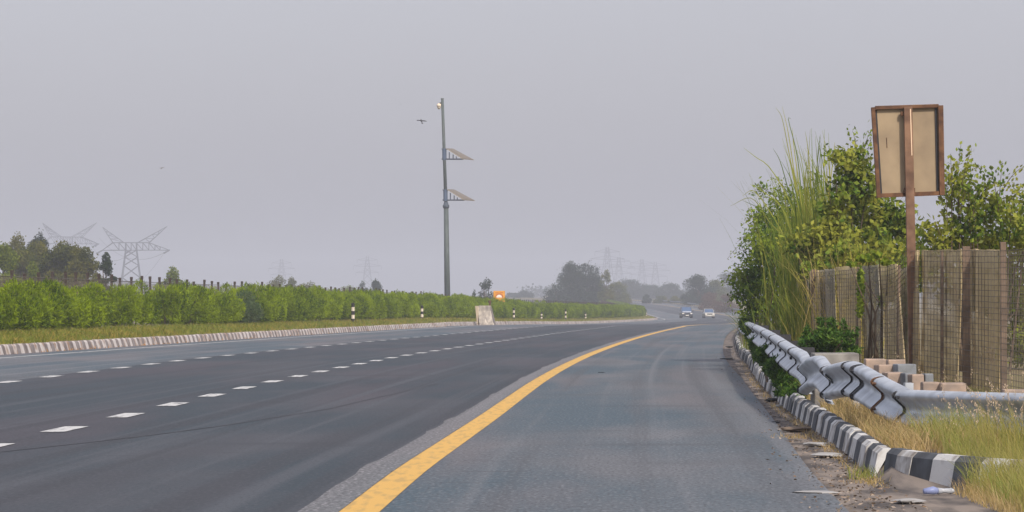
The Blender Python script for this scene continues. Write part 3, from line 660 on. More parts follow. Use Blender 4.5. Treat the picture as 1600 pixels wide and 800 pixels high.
D = 1300.; wide_pylon(P(205, 480, D) - Vector((0, 0, 0)), 1.0, 0, 'nearest pylon with flat truss arm and two raised horns, right of the trees')
D = 1560.; wide_pylon(P(104, 461, D), 1.08, R(28), 'second horned pylon rising hazily behind the left tree clump')
def tower(px, ytop, D, label, wide=1.0):
    b_ = P(px, 478, D); H = (480 - ytop) * D / F; m_ = MB(); T = .17; a_ = MB()
    hw = lambda z: 4.2 * (1 - z / H) + .7
    for sx_ in (-1, 1):
        for sy_ in (-1, 1): m_.bar((sx_ * hw(0), sy_ * hw(0), 0), (sx_ * .7, sy_ * .7, H), T)
    lv = [H * k for k in (0, .2, .38, .53, .66, .77, .87, .95)]
    for a, c in zip(lv, lv[1:]):
        for sy_ in (-1, 1):
            m_.bar((-hw(a), sy_ * hw(a), a), (hw(c), sy_ * hw(c), c), T * .6); m_.bar((hw(a), sy_ * hw(a), a), (-hw(c), sy_ * hw(c), c), T * .6)
    for zz, ww in ((.66, 9), (.79, 11), (.91, 8)):
        for s in (-1, 1):
            a_.bar((0, 0, zz * H), (s * ww * wide, 0, zz * H + .4), T * .8); a_.bar((0, 0, zz * H + 2.2), (s * ww * wide, 0, zz * H + .4), T * .6); a_.bar((s * ww * wide, 0, zz * H), (s * ww * wide, 0, zz * H - 2.2), T * .6)
    o = empty('transmission_pylon', b_, R(random.uniform(-20, 20)), label, 'pylon', 'lattice transmission pylons on the horizon')
    m_.build('tower_legs', M['lattice'], o); a_.build('cross_arm', M['lattice'], o)
tower(440, 407, 2750, 'faint pylon ghosting in haze above the small tree left of centre', .9)
tower(574, 402, 2700, 'faint pylon in haze behind the dark tree between marker posts', .9)
tower(949, 388, 2350, 'hazy pylon rising right behind the big tree, tallest of its group')
tower(967, 404, 2600, 'shorter hazy pylon close beside the tall one by the big tree')
tower(1003, 407, 2750, 'faint pylon above the blue treeline left of the bend')
tower(1024, 411, 2850, 'faintest pylon above the blue treeline, right of its group')
# conductors between the horned pylons
cw = MB()
for (p1, p2) in (((255, 397, 1295), (120, 470, 900)), ((157, 396, 1295), (-40, 470, 850)), ((155, 372, 1555), (256, 395, 1300)), ((140, 380, 1555), (206, 393, 1300))):
    a, b_ = P(*p1), P(*p2); cw.tube([a.lerp(b_, t / 12) - Vector((0, 0, 5 * (1 - (2 * t / 12 - 1) ** 2))) for t in range(13)], .06, 4, cap=False)
tag(cw.build('power_line', M['lattice']), 'thin sagging power cables strung between the left pylons', 'cable')

# ------------------------------------------------------------------ trees
def tree(px, ytop, wpx, D, leaf, label, name='tree', zfrac=.25, n=7000, lsz=.22, seed=0, sparse=1.0, nl=None, grp='trees beyond the road', flat=1.0, off_z=None):
    random.seed(seed + int(px * 7)); s = D / F
    x = (px - CX) * s; g = float(zr(D)) - .5 if off_z is None else off_z
    top = CH + (HY - ytop) * s; H = top - g; W = wpx * s / 2
    o = empty(name, (x, D, g), 0, label, name.replace('_', ' ') if name != 'tree' else 'tree', grp)
    tr = MB(); limbs = []
    tr.tube([(0, 0, -.1), (.05 * W, 0, H * .2), (-.03 * W, .1, H * .45), (0, 0, H * .75)], [H * .028 + .05, H * .022 + .04, H * .014 + .02, .02], 8)
    lobes = []; nl = nl or max(7, int(9 * sparse + W * 2.0))
    nl = min(int(nl * 1.7), 44); W *= 1.12
    for k in range(nl):
        a = random.uniform(0, 6.28); zt_ = random.random() ** 1.1; rad = W * (1 - .6 * zt_ ** 2.2) * math.sqrt(random.random()) * .82
        cz_ = H * (zfrac + (1 - zfrac) * (.04 + .84 * zt_)) * flat; r_ = random.uniform(.18, .38) * W
        c = (math.cos(a) * rad, math.sin(a) * rad * .9, cz_)
        lobes.append((*c, r_, r_, min(r_ * .75, H * .22)))
        if k % 2 == 0: tr.tube([(0, 0, H * .3 * random.uniform(.6, 1.2)), (c[0] * .5, c[1] * .5, c[2] * .72), (c[0], c[1], c[2])], [H * .011 + .02, H * .007 + .015, .01], 5)
    for k in range(10): a = k * .67; lobes.append((math.cos(a) * W * random.uniform(.3, .66), math.sin(a) * W * .5, H * random.uniform(.14, .48), W * .33, W * .33, H * .17))
    lobes.append((0, 0, H * .88, W * .28, W * .28, H * .13)); lobes.append((random.uniform(-.3, .3) * W, 0, H * .8, W * .3, W * .3, H * .14))
    tr.build('trunk', M['bark'], o)
    if D < 470: n *= 2; lsz *= .85
    N = int(n * sparse * 1.5); cen, u = lobe_points(lobes, N, .3); stray = rng.random(N) < .10; cen[stray] += rng.normal(0, .08 * W, (stray.sum(), 3))
    d_ = rng.normal(size=(N, 3)); d_[:, 2] += .3
    link('crown', leaves_mesh('crown', cen, d_, rng.uniform(.7, 1.5, N) * lsz, rng.uniform(.45, .9, N) * lsz * .8, leaf), o)
    return o
TR = [
 (5, 381, 90, 255, 'tree_light', 'pale yellow green tree at the left edge, nearest of its clump', dict(zfrac=.05, lsz=.2, n=9000)),
 (28, 366, 80, 330, 'tree_olive', 'dull olive tree rising behind the pale one at left edge', dict(zfrac=.1)),
 (62, 363, 60, 400, 'tree_dark', 'blue grey tree top, highest and farthest of the left clump', dict(zfrac=.2)),
 (58, 376, 100, 310, 'tree_olive', 'broad olive tree in the middle of the left clump', dict(zfrac=.05, n=9000)),
 (100, 378, 105, 290, 'tree_olive', 'wide brownish olive tree under the hazy horned pylon', dict(zfrac=.03, n=10000)),
 (32, 392, 90, 300, 'tree_olive', 'rounded green tree filling the left clump behind the pale trees', dict(zfrac=.02, n=9000)),
 (84, 396, 90, 292, 'tree_olive', 'low rounded green tree filling the left clump under the horned pylon', dict(zfrac=.02, n=9000)),
 (134, 386, 84, 285, 'tree_olive', 'olive tree toward the right of the left clump', dict(zfrac=.03)),
 (166, 394, 42, 278, 'tree_dark', 'narrow dark tree with open branches at right end of left clump', dict(zfrac=.05, n=3500, sparse=.8)),
 (50, 408, 40, 255, 'tree_light', 'small pale green tree tip just above the hedge, left clump', dict(zfrac=.05, n=3000)),
 (270, 418, 66, 320, 'tree_light', 'low feathery green bush alone right of the near pylon', dict(zfrac=.05, n=3800, sparse=.8)),
 (436, 430, 46, 620, 'tree_olive', 'rounded hazy olive tree above hedge, left of its neighbour pair', dict(zfrac=.1)),
 (455, 433, 36, 640, 'tree_olive', 'hazy olive tree joined to the rounded one, sloping down rightward', dict(zfrac=.1)),
 (485, 440, 50, 660, 'tree_olive', 'low hazy tree just right of the rounded olive pair', dict(zfrac=.1)),
 (545, 445, 40, 640, 'tree_light', 'low pale bush peeping above the hedge over the first marker post', dict(zfrac=.1, n=3000)),
 (567, 439, 24, 690, 'tree_dark', 'narrow grey tree touching the dark round one', dict(zfrac=.1, n=3000)),
 (586, 437, 36, 640, 'tree_dark', 'dark round tree above the hedge between the two left marker posts', dict(zfrac=.1)),
 (760, 434, 40, 560, 'tree_dark', 'feathery dark tree just left of the orange sign', dict(zfrac=.1, n=2600, sparse=.7, lsz=.28)),
 (741, 452, 16, 560, 'tree_dark', 'small dark bush at the left foot of the feathery tree', dict(zfrac=.1, n=900)),
 (820, 454, 30, 1300, 'tree_dark', 'faint blue low tree right of the orange sign', dict(zfrac=.1, n=3000, lsz=.4)),
 (800, 458, 26, 1350, 'tree_dark', 'faint blue bush between orange sign and faint tree', dict(zfrac=.1, n=2500, lsz=.4)),
 (870, 440, 46, 780, 'tree_dark', 'low branching tree spreading from the left foot of the big tree', dict(zfrac=.1, n=2600, sparse=.8, lsz=.3)),
 (892, 408, 62, 790, 'tree_dark', 'big dark hazy tree, left and tallest crown of its pair', dict(zfrac=.08, n=13000, lsz=.28)),
 (918, 411, 62, 800, 'tree_dark', 'big dark hazy tree, right crown of its pair behind hedge', dict(zfrac=.08, n=13000, lsz=.28)),
 (948, 421, 30, 780, 'tree_olive', 'slimmer tree attached to the right of the big pair', dict(zfrac=.05, n=4000, lsz=.28)),
 (965, 440, 44, 900, 'tree_olive', 'low greenish tree right of the slimmer one', dict(zfrac=.05, n=4000, lsz=.3)),
 (985, 437, 60, 1350, 'tree_dark', 'blue hazy tree mass left part behind the bend', dict(zfrac=.05, n=7000, lsz=.42)),
 (1015, 446, 50, 1400, 'tree_dark', 'blue hazy low tree in the middle behind the bend', dict(zfrac=.05, n=5000, lsz=.42)),
 (1048, 443, 54, 1300, 'tree_dark', 'blue hazy tree left of the rounded green tree', dict(zfrac=.05, n=5000, lsz=.42)),
 (1092, 431, 58, 860, 'tree_dark', 'rounded green tree beyond the bend above the two cars', dict(zfrac=.05, n=11000, lsz=.28)),
 (1120, 437, 40, 900, 'tree_olive', 'hazy olive tree right of the rounded green tree', dict(zfrac=.05, n=5000, lsz=.3)),
 (1140, 428, 60, 1100, 'tree_dark', 'blue hazy tree beyond, touching the near bush at right', dict(zfrac=.05, n=5000, lsz=.38)),
 (1108, 457, 40, 760, 'tree_dry', 'reddish brown dry bush beside the far verge above the white car', dict(zfrac=.02, n=3500, lsz=.26)),
 (1135, 460, 40, 700, 'tree_dry', 'brownish dry bush against the near roadside bushes', dict(zfrac=.02, n=3500, lsz=.24)),
 (1011, 460, 16, 960, 'tree_dark', 'small dark round bush on the far verge at the bend', dict(zfrac=.02, n=2500, lsz=.25)),
 (1032, 462, 24, 960, 'tree_olive', 'low green bush right of the small dark round bush', dict(zfrac=.02, n=2500, lsz=.25)),
 (1054, 463, 24, 930, 'tree_olive', 'low hazy green bush under the blue tree by the bend', dict(zfrac=.02, n=2500, lsz=.25)),
 (1076, 463, 26, 900, 'tree_olive', 'low green bush at the foot of the rounded green tree', dict(zfrac=.02, n=2500, lsz=.25)),
]
for i, (px, yt, wp, D, lf, lab, kw) in enumerate(TR):
    nm = 'bush' if 'bush' in lab else 'tree'
    gz = float(zr(D)) - .3
    tree(px, yt, wp, D, L[lf], lab, name=nm, seed=i, grp='bushes beyond the road' if nm == 'bush' else 'trees beyond the road', off_z=gz, **kw)
random.seed(11)
# far wood closing the horizon on both sides
lb = []
for k in range(260):
    x = random.uniform(10, 520); lb.append((x, random.uniform(1900, 2300), 6.5 + random.uniform(0, 3), random.uniform(6, 12), 6, random.uniform(2.5, 4.5)))
cen, u = lobe_points(lb, 26000, .5)
tag(link('far_wood', leaves_mesh('far_wood', cen, rng.normal(size=(len(cen), 3)), 1.6, 1.2, L['tree_dark'])), 'blue far wood fading into haze along the horizon', 'wood', kind='stuff')

# ------------------------------------------------------------------ near guardrail
GR = [  # beams from near to far: (photo column, photo row of top edge, depth)
 [(1900, 619, 22.6), (1750, 617, 24.3), (1600, 614, 26.6), (1500, 611.5, 28.2), (1445, 609.5, 29.1), (1421, 609, 29.6)],
 [(1428, 609, 29.5), (1418, 604, 29.7), (1402, 596, 30.0), (1386, 588, 30.5)],
 [(1392, 591, 30.4), (1376, 582, 30.8), (1362, 574, 31.4), (1351, 569, 31.9)],
 [(1354, 570, 31.8), (1345, 566, 32.3), (1336, 564, 32.8)],
 [(1338, 564.5, 32.7), (1328, 564, 33.2), (1314, 567, 33.9), (1301, 571, 34.6)],
 [(1305, 578, 34.4), (1297, 566, 35.0), (1289, 557, 35.8), (1278, 556, 36.4), (1268, 562, 37.0), (1263, 568, 37.6)],
 [(1270, 566, 37.4), (1263, 552, 38.4), (1256, 547, 39.6), (1246, 542.5, 41.2)],
 [(1248, 543.5, 41.0), (1238, 537.5, 42.6), (1229, 532, 44.4)],
 [(1230, 533, 44.2), (1221, 527, 46.4), (1213, 522.5, 48.6)],
 [(1214, 523, 48.4), (1206, 518.5, 51.6), (1199, 515, 55)],
 [(1200, 515.5, 54.6), (1191, 511, 59), (1184, 508, 64)],
 [(1185, 508.5, 63.4), (1178, 505.5, 69), (1172, 503.5, 75)],
 [(1173, 504, 74.4), (1165, 500.5, 85), (1161, 499.5, 92), (1158, 497.5, 104)]]
def wprof():
    pts = [(0.0, 0.0), (.024, -.002), (.056, -.010), (.078, -.022), (.088, -.042), (.086, -.060), (.058, -.086), (.030, -.112), (.006, -.132), (.0, -.155)]
    return pts + [(u, -.31 - v) for u, v in pts[::-1][1:]]
WP = wprof()
gr = empty('guardrail', P(1421, 609, 29.6) * 1.0, label='dented grey corrugated crash barrier snaking along the right verge', cat='crash barrier')
gr.location.z = .15; go = Vector(gr.location)
posts = MB()
for bi, pts in enumerate(GR):
    raw = [P(*p) for p in pts]; t = np.linspace(0, 1, len(raw)); q = np.linspace(0, 1, len(raw) * 5 - 4)
    A = np.array(raw); X = np.stack([spline(t, A[:, k], q) for k in range(3)], 1)
    rng2 = np.random.default_rng(bi + 3)
    out = max(0, .030 - .004 * bi)
    th = .004; vs = []; n = len(WP)
    for i in range(len(X)):
        p = Vector(X[i]); d = Vector(X[min(i + 1, len(X) - 1)] - X[max(i - 1, 0)]); d.z = 0; d.normalize()
        nn = Vector((d.y, -d.x, 0)); nn = -nn if nn.x > 0 else nn
        squash = 1 + .0 * i; dent = (rng2.normal(0, .002) if 0 < bi < 7 else rng2.normal(0, .0015))
        k = 1.0
        for side in (0, 1):
            for j, (u, v) in enumerate(WP):
                vs.append(p + nn * (u * k + out - side * th + dent * math.sin(j * .5)) + Vector((0, 0, v)) - go)
    fs = []
    for i in range(len(X) - 1):
        a = i * 2 * n; b_ = (i + 1) * 2 * n
        for j in range(n - 1):
            fs.append((a + j, a + j + 1, b_ + j + 1, b_ + j)); fs.append((a + n + j, b_ + n + j, b_ + n + j + 1, a + n + j + 1))
    for a in (0, (len(X) - 1) * 2 * n): fs += [(a + j, a + n + j, a + n + j + 1, a + j + 1) for j in range(n - 1)]
    me_ = fast_mesh('beam', vs, np.array(fs), [4] * len(fs), M['galv'], smooth=True); bo = link('beam', me_, gr)
    # shadow gap of each beam lap painted as dark strip (rust at one)
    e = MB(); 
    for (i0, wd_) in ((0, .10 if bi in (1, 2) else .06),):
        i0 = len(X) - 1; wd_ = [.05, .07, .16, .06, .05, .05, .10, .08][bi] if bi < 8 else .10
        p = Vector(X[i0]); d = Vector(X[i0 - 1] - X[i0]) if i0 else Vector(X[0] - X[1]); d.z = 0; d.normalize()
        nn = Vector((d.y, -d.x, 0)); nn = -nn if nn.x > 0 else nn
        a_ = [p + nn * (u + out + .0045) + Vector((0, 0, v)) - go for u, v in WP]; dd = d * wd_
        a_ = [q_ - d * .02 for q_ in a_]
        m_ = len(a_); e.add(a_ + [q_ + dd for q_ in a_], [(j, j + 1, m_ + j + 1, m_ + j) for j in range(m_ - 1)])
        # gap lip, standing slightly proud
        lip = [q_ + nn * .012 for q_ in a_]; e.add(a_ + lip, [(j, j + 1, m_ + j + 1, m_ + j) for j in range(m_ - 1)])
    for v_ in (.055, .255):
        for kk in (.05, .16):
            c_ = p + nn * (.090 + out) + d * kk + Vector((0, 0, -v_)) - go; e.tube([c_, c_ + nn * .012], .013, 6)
    e.build('lapped_edge_shade', M['rust'] if bi == 1 else M['galv_dark'], bo)
    if bi >= 6 or bi in (0,):
        mid = Vector(X[len(X) // 2]) - go
        bt = MB()
        for v in (-.155,): bt.tube([mid + Vector((-.0, 0, v)), mid + Vector((-.03, 0, v))], .018, 8)
        bt.build('bolt', M['galv_dark'], bo)
for (px, py, D) in [(1500, 611.5, 28.2), (1407, 600, 29.9), (1368, 577, 31.1), (1330, 564, 33.0), (1292, 560, 35.4), (1262, 550, 38.4), (1246, 542, 41.2), (1229, 532, 44.4), (1213, 522, 48.6), (1199, 515, 55), (1184, 508, 64), (1172, 503, 75), (1161, 499, 92)]:
    p = P(px, py, D) - go
    m_ = MB(); zb = -.25; X0 = p.x + .24
    X0 = X0; m_.box((X0, p.y, (p.z - .11 + zb) / 2), (.012, .15, p.z - .11 - zb)).box((X0 + .03, p.y - .07, (p.z - .11 + zb) / 2), (.06, .012, p.z - .11 - zb)).box((X0 + .03, p.y + .07, (p.z - .11 + zb) / 2), (.06, .012, p.z - .11 - zb))
    pst = m_.build('rail_post', M['galv'], gr)
    if D > 36: MB().box((p.x + .10, p.y, p.z - .155), (.16, .12, .30)).build('spacer_block', M['galv_dark'], pst)
# far guardrail on the outside of the bend
g2 = empty('guardrail', (float(yel(600)) + 4, 600, float(zr(600))), label='thin dark crash barrier following the outside of the far bend', cat='crash barrier'); go2 = Vector(g2.location)
bm_ = MB(); Ds = np.concatenate([np.arange(130, 560, 8), np.arange(560, 1300, 10.)]); vs = []
sec = [(0, .74), (-.08, .68), (-.01, .58), (-.08, .48), (0, .43)]
for D in Ds:
    for u, v in sec: vs.append(Vector((float(yel(D)) + 3.95 + u, D, float(zr(D)) + v + .08)) - go2)
    for u, v in sec: vs.append(Vector((float(yel(D)) + 3.97 + u, D, float(zr(D)) + v + .08)) - go2)
fs = []
for i in range(len(Ds) - 1):
    a = i * 10; b_ = a + 10
    for j in range(4): fs += [(a + j, a + j + 1, b_ + j + 1, b_ + j), (a + 5 + j, b_ + 5 + j, b_ + 6 + j, a + 6 + j)]
link('beam', fast_mesh('beam', vs, np.array(fs), [4] * len(fs), mat('dull_far_steel', (.20, .22, .25), .6)), g2)
pr_ = MB().box((0, 0, .36), (.1, .12, .75)).build('rail_post', M['galv_dark']).data; bpy.data.objects.remove([o for o in C.objects if o.data == pr_][0])
for i in range(90):
    D = 560 + i * 8; q_ = link('rail_post', pr_, g2); q_.location = Vector((float(yel(D)) + 4.08, D, float(zr(D)))) - go2

# ------------------------------------------------------------------ blocks behind the rail
def stone(name, px0, px1, py0, py1, D, label, m, dy=.35, rz=.0, grp=None):
    s = D / F; wdt = (px1 - px0) * s; hh = (py1 - py0) * s
    zt_ = CH + (HY - py0) * s; zb = .1
    o = MB().box((0, 0, 0), (wdt, dy, zt_ - zb), taper=.97).build(name, m, bevel=.012)
    o.location = ((px0 + px1) / 2 * s - CX * s, D + dy / 2, (zt_ + zb) / 2); o.rotation_euler = (random.uniform(-.02, .02), random.uniform(-.02, .02), rz)
    return tag(o, label, 'stone block', grp)
G_ = 'stone blocks behind the near crash barrier'
M['blk_grey'] = mat('grey_painted_block', (.27, .29, .32), .95, scale=7, col2=(.16, .17, .18), bump=.6, detail=10)
stone('concrete_slab', 1272, 1344, 552, 582, 37.5, 'long rough grey stone slab below the bright weeds behind the barrier', M['concrete'], .5, 0, None)
stone('stone_block', 1352, 1386, 561, 590, 35.6, 'salmon stone block farthest back of the row, under the first screens', M['salmon'], .25, 0, G_)
stone('stone_block', 1388, 1416, 562, 590, 35.2, 'small salmon stone block second from the back of the row', M['salmon'], .25, 0, G_)
stone('stone_block', 1370, 1398, 570, 605, 33.8, 'salmon stone block left of the first grey block', M['salmon'], .25, .1, G_)
stone('stone_block', 1400, 1431, 569, 605, 33.6, 'pale grey and salmon stone block left of the sign post foot', M['blk_grey'], .25, .1, G_)
stone('stone_block', 1384, 1412, 582, 610, 32.2, 'salmon stone block just above the rusty beam joint', M['salmon'], .25, .1, G_)
stone('stone_block', 1412, 1424, 583, 610, 32.0, 'narrow grey stone block wedged between salmon ones', M['blk_grey'], .25, .1, G_)
stone('stone_block', 1424, 1444, 585, 612, 31.6, 'upright salmon stone block right of the narrow grey one', M['salmon'], .25, .05, G_)
stone('stone_block', 1444, 1458, 584, 612, 31.6, 'grey stone block at the foot of the sign post', M['blk_grey'], .25, .05, G_)
stone('stone_block', 1441, 1470, 597, 620, 30.6, 'low salmon stone block before the brown screens, left one', M['salmon'], .2, 0, G_)
stone('stone_block', 1471, 1511, 598.5, 620, 30.4, 'long low salmon stone block peeping over the straight beam', M['salmon'], .2, 0, G_)
stone('stone_block', 1568, 1625, 609, 640, 28.8, 'salmon stone block at the right edge above the beam', M['salmon'], .2, 0, G_)

# ------------------------------------------------------------------ right fence with screens
FD = lambda px: float(np.interp(px, [1225, 1235, 1270, 1427, 1568, 1600, 1680], [80, 75, 61, 48, 40, 38, 34.5]))
fo = empty('screen_fence', (4.95, 48, .15), label='rusty wire mesh fence hung with brown and grey woven screens behind the barrier', cat='fence'); fo_ = Vector(fo.location)
def screen(px0, px1, yt0, yt1, m, lean=0, back=.0, wav=.03, n=16):
    vs = []; rows_ = 7
    for i in range(n + 1):
        t = i / n; px = px0 + (px1 - px0) * t; D = FD(px) + back; yt = yt0 + (yt1 - yt0) * t
        top = P(px, yt, D); top.z += random.uniform(-.008, .008)
        wob = wav * math.sin(t * 9 + px0) + .12 * wav * math.sin(t * 23 + px0 * 2)
        for r in range(rows_ + 1):
            f_ = r / rows_; z = top.z + (.12 - top.z) * f_
            vs.append(Vector((top.x + wob * (1 + .4 * math.sin(f_ * 3 + t * 4)), top.y + lean * f_, z)) - fo_)
    k = rows_ + 1; fs = [(i * k + r, i * k + r + 1, (i + 1) * k + r + 1, (i + 1) * k + r) for i in range(n) for r in range(rows_)]
    me_ = fast_mesh('woven_screen', vs, np.array(fs), [4] * len(fs), m, smooth=True)
    o = link('woven_screen', me_, fo); sl = o.modifiers.new('thick', 'SOLIDIFY'); sl.thickness = .012
    return o
screen(1240, 1264, 428, 425, M['net_grey'], 0); screen(1265, 1280, 424, 422, M['net'], -1.0)
screen(1281, 1301, 422, 420, M['net_grey'], -.6, .5); screen(1302, 1338, 418, 415, M['net'], -1.2)
screen(1339, 1372, 416, 414, M['net_grey'], -1.0, .4); screen(1373, 1402, 414, 413, M['net'], -1.3)
screen(1403, 1419, 420, 418, M['net_grey'], -.3, 1.2); screen(1421, 1434, 392, 391, M['net'], -.2)
screen(1434, 1506, 391, 390, M['net'], .3, .1, .05); screen(1508, 1562, 389, 390, M['net'], .2, .1, .05)
M['fence_rust'] = mat('weathered_brown_post', (.22, .155, .11), .9, scale=6, col2=(.11, .08, .06), bump=.3, detail=9)
def fpost(px, yt, wpx, m=M['fence_rust'], extra=0):
    D = FD(px) - .12; s = D / F; zt_ = CH + (HY - yt) * s
    a = P(px, 480, D); q = MB().box((0, 0, 0), (wpx * s, .06, zt_ + .1)).box((wpx * s * .35, .05, 0), (wpx * s * .25, .07, zt_ + .1))
    o = q.build('fence_post', m, fo, bevel=.004); o.location = Vector((a.x, D, (zt_ - .1) / 2)) - fo_; o.rotation_euler = (0, random.uniform(-.012, .012), 0)
fpost(1568, 378, 9); fpost(1510, 385, 12); fpost(1472, 392, 4); fpost(1404, 414, 4); fpost(1340, 416, 4); fpost(1272, 421, 9); fpost(1241, 428, 4); fpost(1632, 366, 9)
M['rust_pole'] = mat('sign_post_rust', (.25, .145, .09), .85, scale=5, col2=(.12, .068, .045), bump=.3)
wm = MB()
def fpt(px, frac, bk=-.07):
    D = FD(px) + bk; yt = float(np.interp(px, [1230, 1402, 1421, 1568, 1680], [430, 416, 392, 392, 384])); top = P(px, yt, D)
    return Vector((top.x - .05, top.y, .15 + (top.z - .15) * frac)) - fo_
for fr_ in np.linspace(0, 1, 27):
    for pr2 in ((1232, 1420), (1420, 1680)):
        wm.tube([fpt(px, fr_) + Vector((random.uniform(-.004, .004), 0, random.uniform(-.004, .004))) for px in np.linspace(*pr2, 14)], .0034, 3, cap=False)
for px in list(np.arange(1234, 1420, 3.6)) + list(np.arange(1421, 1566, 5.0)) + list(np.arange(1568, 1680, 2.6)):
    wm.tube([fpt(px, 0), fpt(px + random.uniform(-.6, .6), .5), fpt(px, 1)], .0034, 3, cap=False)
wm.build('wire_mesh', M['wire'], fo)

# ------------------------------------------------------------------ sign seen from behind
D = 48.; s = D / F
so = empty('road_sign', P(1428, 480, D) - Vector((0, 0, CH - .12)), 0, 'back of a tall road sign, cream board in a rusty angle frame on one post', 'sign'); so_ = Vector(so.location)
def S(px, py, dy=0): return P(px, py, D) + Vector((0, dy, 0)) - so_
# board corners in the photo, slightly twisted
TL, TR_, BL, BR = S(1361, 168), S(1471, 164.5), S(1370, 309), S(1474, 305)
MB().add([TL, TR_, BR, BL] + [q + Vector((0, .012, 0)) for q in (TL, TR_, BR, BL)], [(0, 3, 2, 1), (4, 5, 6, 7), (0, 1, 5, 4), (1, 2, 6, 5), (2, 3, 7, 6), (3, 0, 4, 7)]).build('board', M['board'], so)
def flat_bar(a, b, wpx, dep, m, name='frame_bar'):
    d = (b - a).normalized(); n = Vector((d.z, 0, -d.x)) * (wpx * s / 2); y = Vector((0, -dep, 0)); z_ = Vector((0, -.002, 0))
    v = [a - n + z_, a + n + z_, b + n + z_, b - n + z_]; v += [q + y for q in v]
    return MB().add(v, [(0, 1, 2, 3), (7, 6, 5, 4), (0, 4, 5, 1), (1, 5, 6, 2), (2, 6, 7, 3), (3, 7, 4, 0)]).build(name, m, so, bevel=.003)
v = Vector
fx = flat_bar(S(1363.5, 168), S(1372.5, 309), 6, .07, M['rust']); flat_bar(S(1469, 165), S(1471.5, 305), 8, .07, M['rust'])
flat_bar(S(1367, 168.6), S(1466, 165.6), 5.5, .05, M['rust']); flat_bar(S(1375, 305.8), S(1468, 302), 6.5, .05, M['rust'])
flat_bar(S(1368.5, 172), S(1377, 304), 3.0, .008, M['galv_dark'], 'inner_lip'); flat_bar(S(1462, 168), S(1465, 300), 3.0, .02, M['galv_dark'], 'inner_lip')
pm_ = MB().add([S(1411, 168, -.12), S(1424, 167, -.12), S(1435, 620, -.12), S(1420, 620, -.12), S(1411, 168, -.055), S(1424, 167, -.055), S(1435, 620, -.055), S(1420, 620, -.055)],
               [(0, 3, 2, 1), (4, 5, 6, 7), (0, 1, 5, 4), (1, 2, 6, 5), (2, 3, 7, 6), (3, 0, 4, 7)])
pm_.build('post', M['rust_pole'], so, bevel=.006)
MB().add([S(1420.2, 171, -.124), S(1421.8, 171, -.124), S(1424, 243, -.124), S(1422.6, 244, -.124)], [(0, 3, 2, 1)]).build('paint_streak', mat('pale_paint_streak', (.75, .55, .38), .7), so)
MB().bar(S(1385, 215, -.004), S(1386, 231, -.004), .004).build('scratch', M['rust'], so)
MB().box(S(1415, 178, -.06), (.14, .05, .05)).box(S(1420, 297, -.06), (.14, .05, .05)).build('clamp', M['rust'], so)

# ------------------------------------------------------------------ right-hand vegetation
def bush(name, cx, D, zc_lobes, n, ln, wd, leaf, label, cat='bush', stems=10, droop=.0, shell=.35, twig_leaf=None, z0=.12):
    """zc_lobes in photo coordinates: (px, py, rpx_x, rpx_y, depth offset)"""
    s0 = D / F; o = empty(name, ((cx - CX) * s0, D, z0), 0, label, cat); oo = Vector(o.location); lb = []
    for (px, py, rx, ry, dd) in zc_lobes:
        p = P(px, py, D + dd) - oo; lb.append((p.x, p.y, p.z, rx * s0, min(rx * s0 * 1.2, 1.6), ry * s0))
    cen, u = lobe_points(lb, n, shell); cen[:, 2] = np.maximum(cen[:, 2], .02)
    nc = n // 22 + 1; k0 = rng.integers(0, nc, n); cc = cen[:nc].copy(); cen = cc[k0] + rng.normal(0, .085, (n, 3)) if n > 6000 else cen
    d_ = rng.normal(size=(n, 3)) + u * .6; d_[:, 2] += .2 - droop
    st_ = MB()
    for k in range(stems):
        l_ = lb[k % len(lb)]; a = Vector((random.uniform(-.25, .25) + l_[0] * .2, random.uniform(-.2, .2), 0)); e = Vector(l_[:3]) + Vector((random.uniform(-1, 1) * l_[3] * .6, random.uniform(-1, 1) * l_[4] * .5, l_[5] * .7))
        st_.tube([a, a.lerp(e, .5) + Vector((random.uniform(-.1, .1), 0, .15)), e], [.022, .014, .004], 5)
    st_.build('stem', M['bark'], o)
    link('foliage', leaves_mesh('foliage', cen, d_, rng.uniform(.7, 1.3, n) * ln, rng.uniform(.7, 1.3, n) * wd, leaf), o)
    return o
def twigs(o, specs, D, leafm, ln, wd, per=26, spread=.05):
    """arching sprays: specs = [(px0,py0,px1,py1,sagpx)]"""
    oo = Vector(o.location); tw = MB(); cs = []; ds = []
    for (x0, y0, x1, y1, sag) in specs:
        dd = random.uniform(-.5, .5); a = P(x0, y0, D + dd) - oo; b_ = P(x1, y1, D + dd) - oo
        pts = [a.lerp(b_, t / 8) + Vector((0, 0, sag * D / F * math.sin(math.pi * t / 8))) for t in range(9)]
        tw.tube(pts, [.007 - .0006 * t for t in range(9)], 4)
        for k in range(per):
            t = random.random() ** .8 * 8; i = min(7, int(t)); p = pts[i].lerp(pts[i + 1], t - i); dr = (pts[i + 1] - pts[i]).normalized()
            cs.append(p + Vector([random.gauss(0, spread) for _ in range(3)])); ds.append(dr + Vector([random.gauss(0, .7) for _ in range(3)]))
    tw.build('twig', M['bark'], o)
    link('twig_leaves', leaves_mesh('twig_leaves', np.array(cs), np.array(ds), ln, wd, leafm), o)
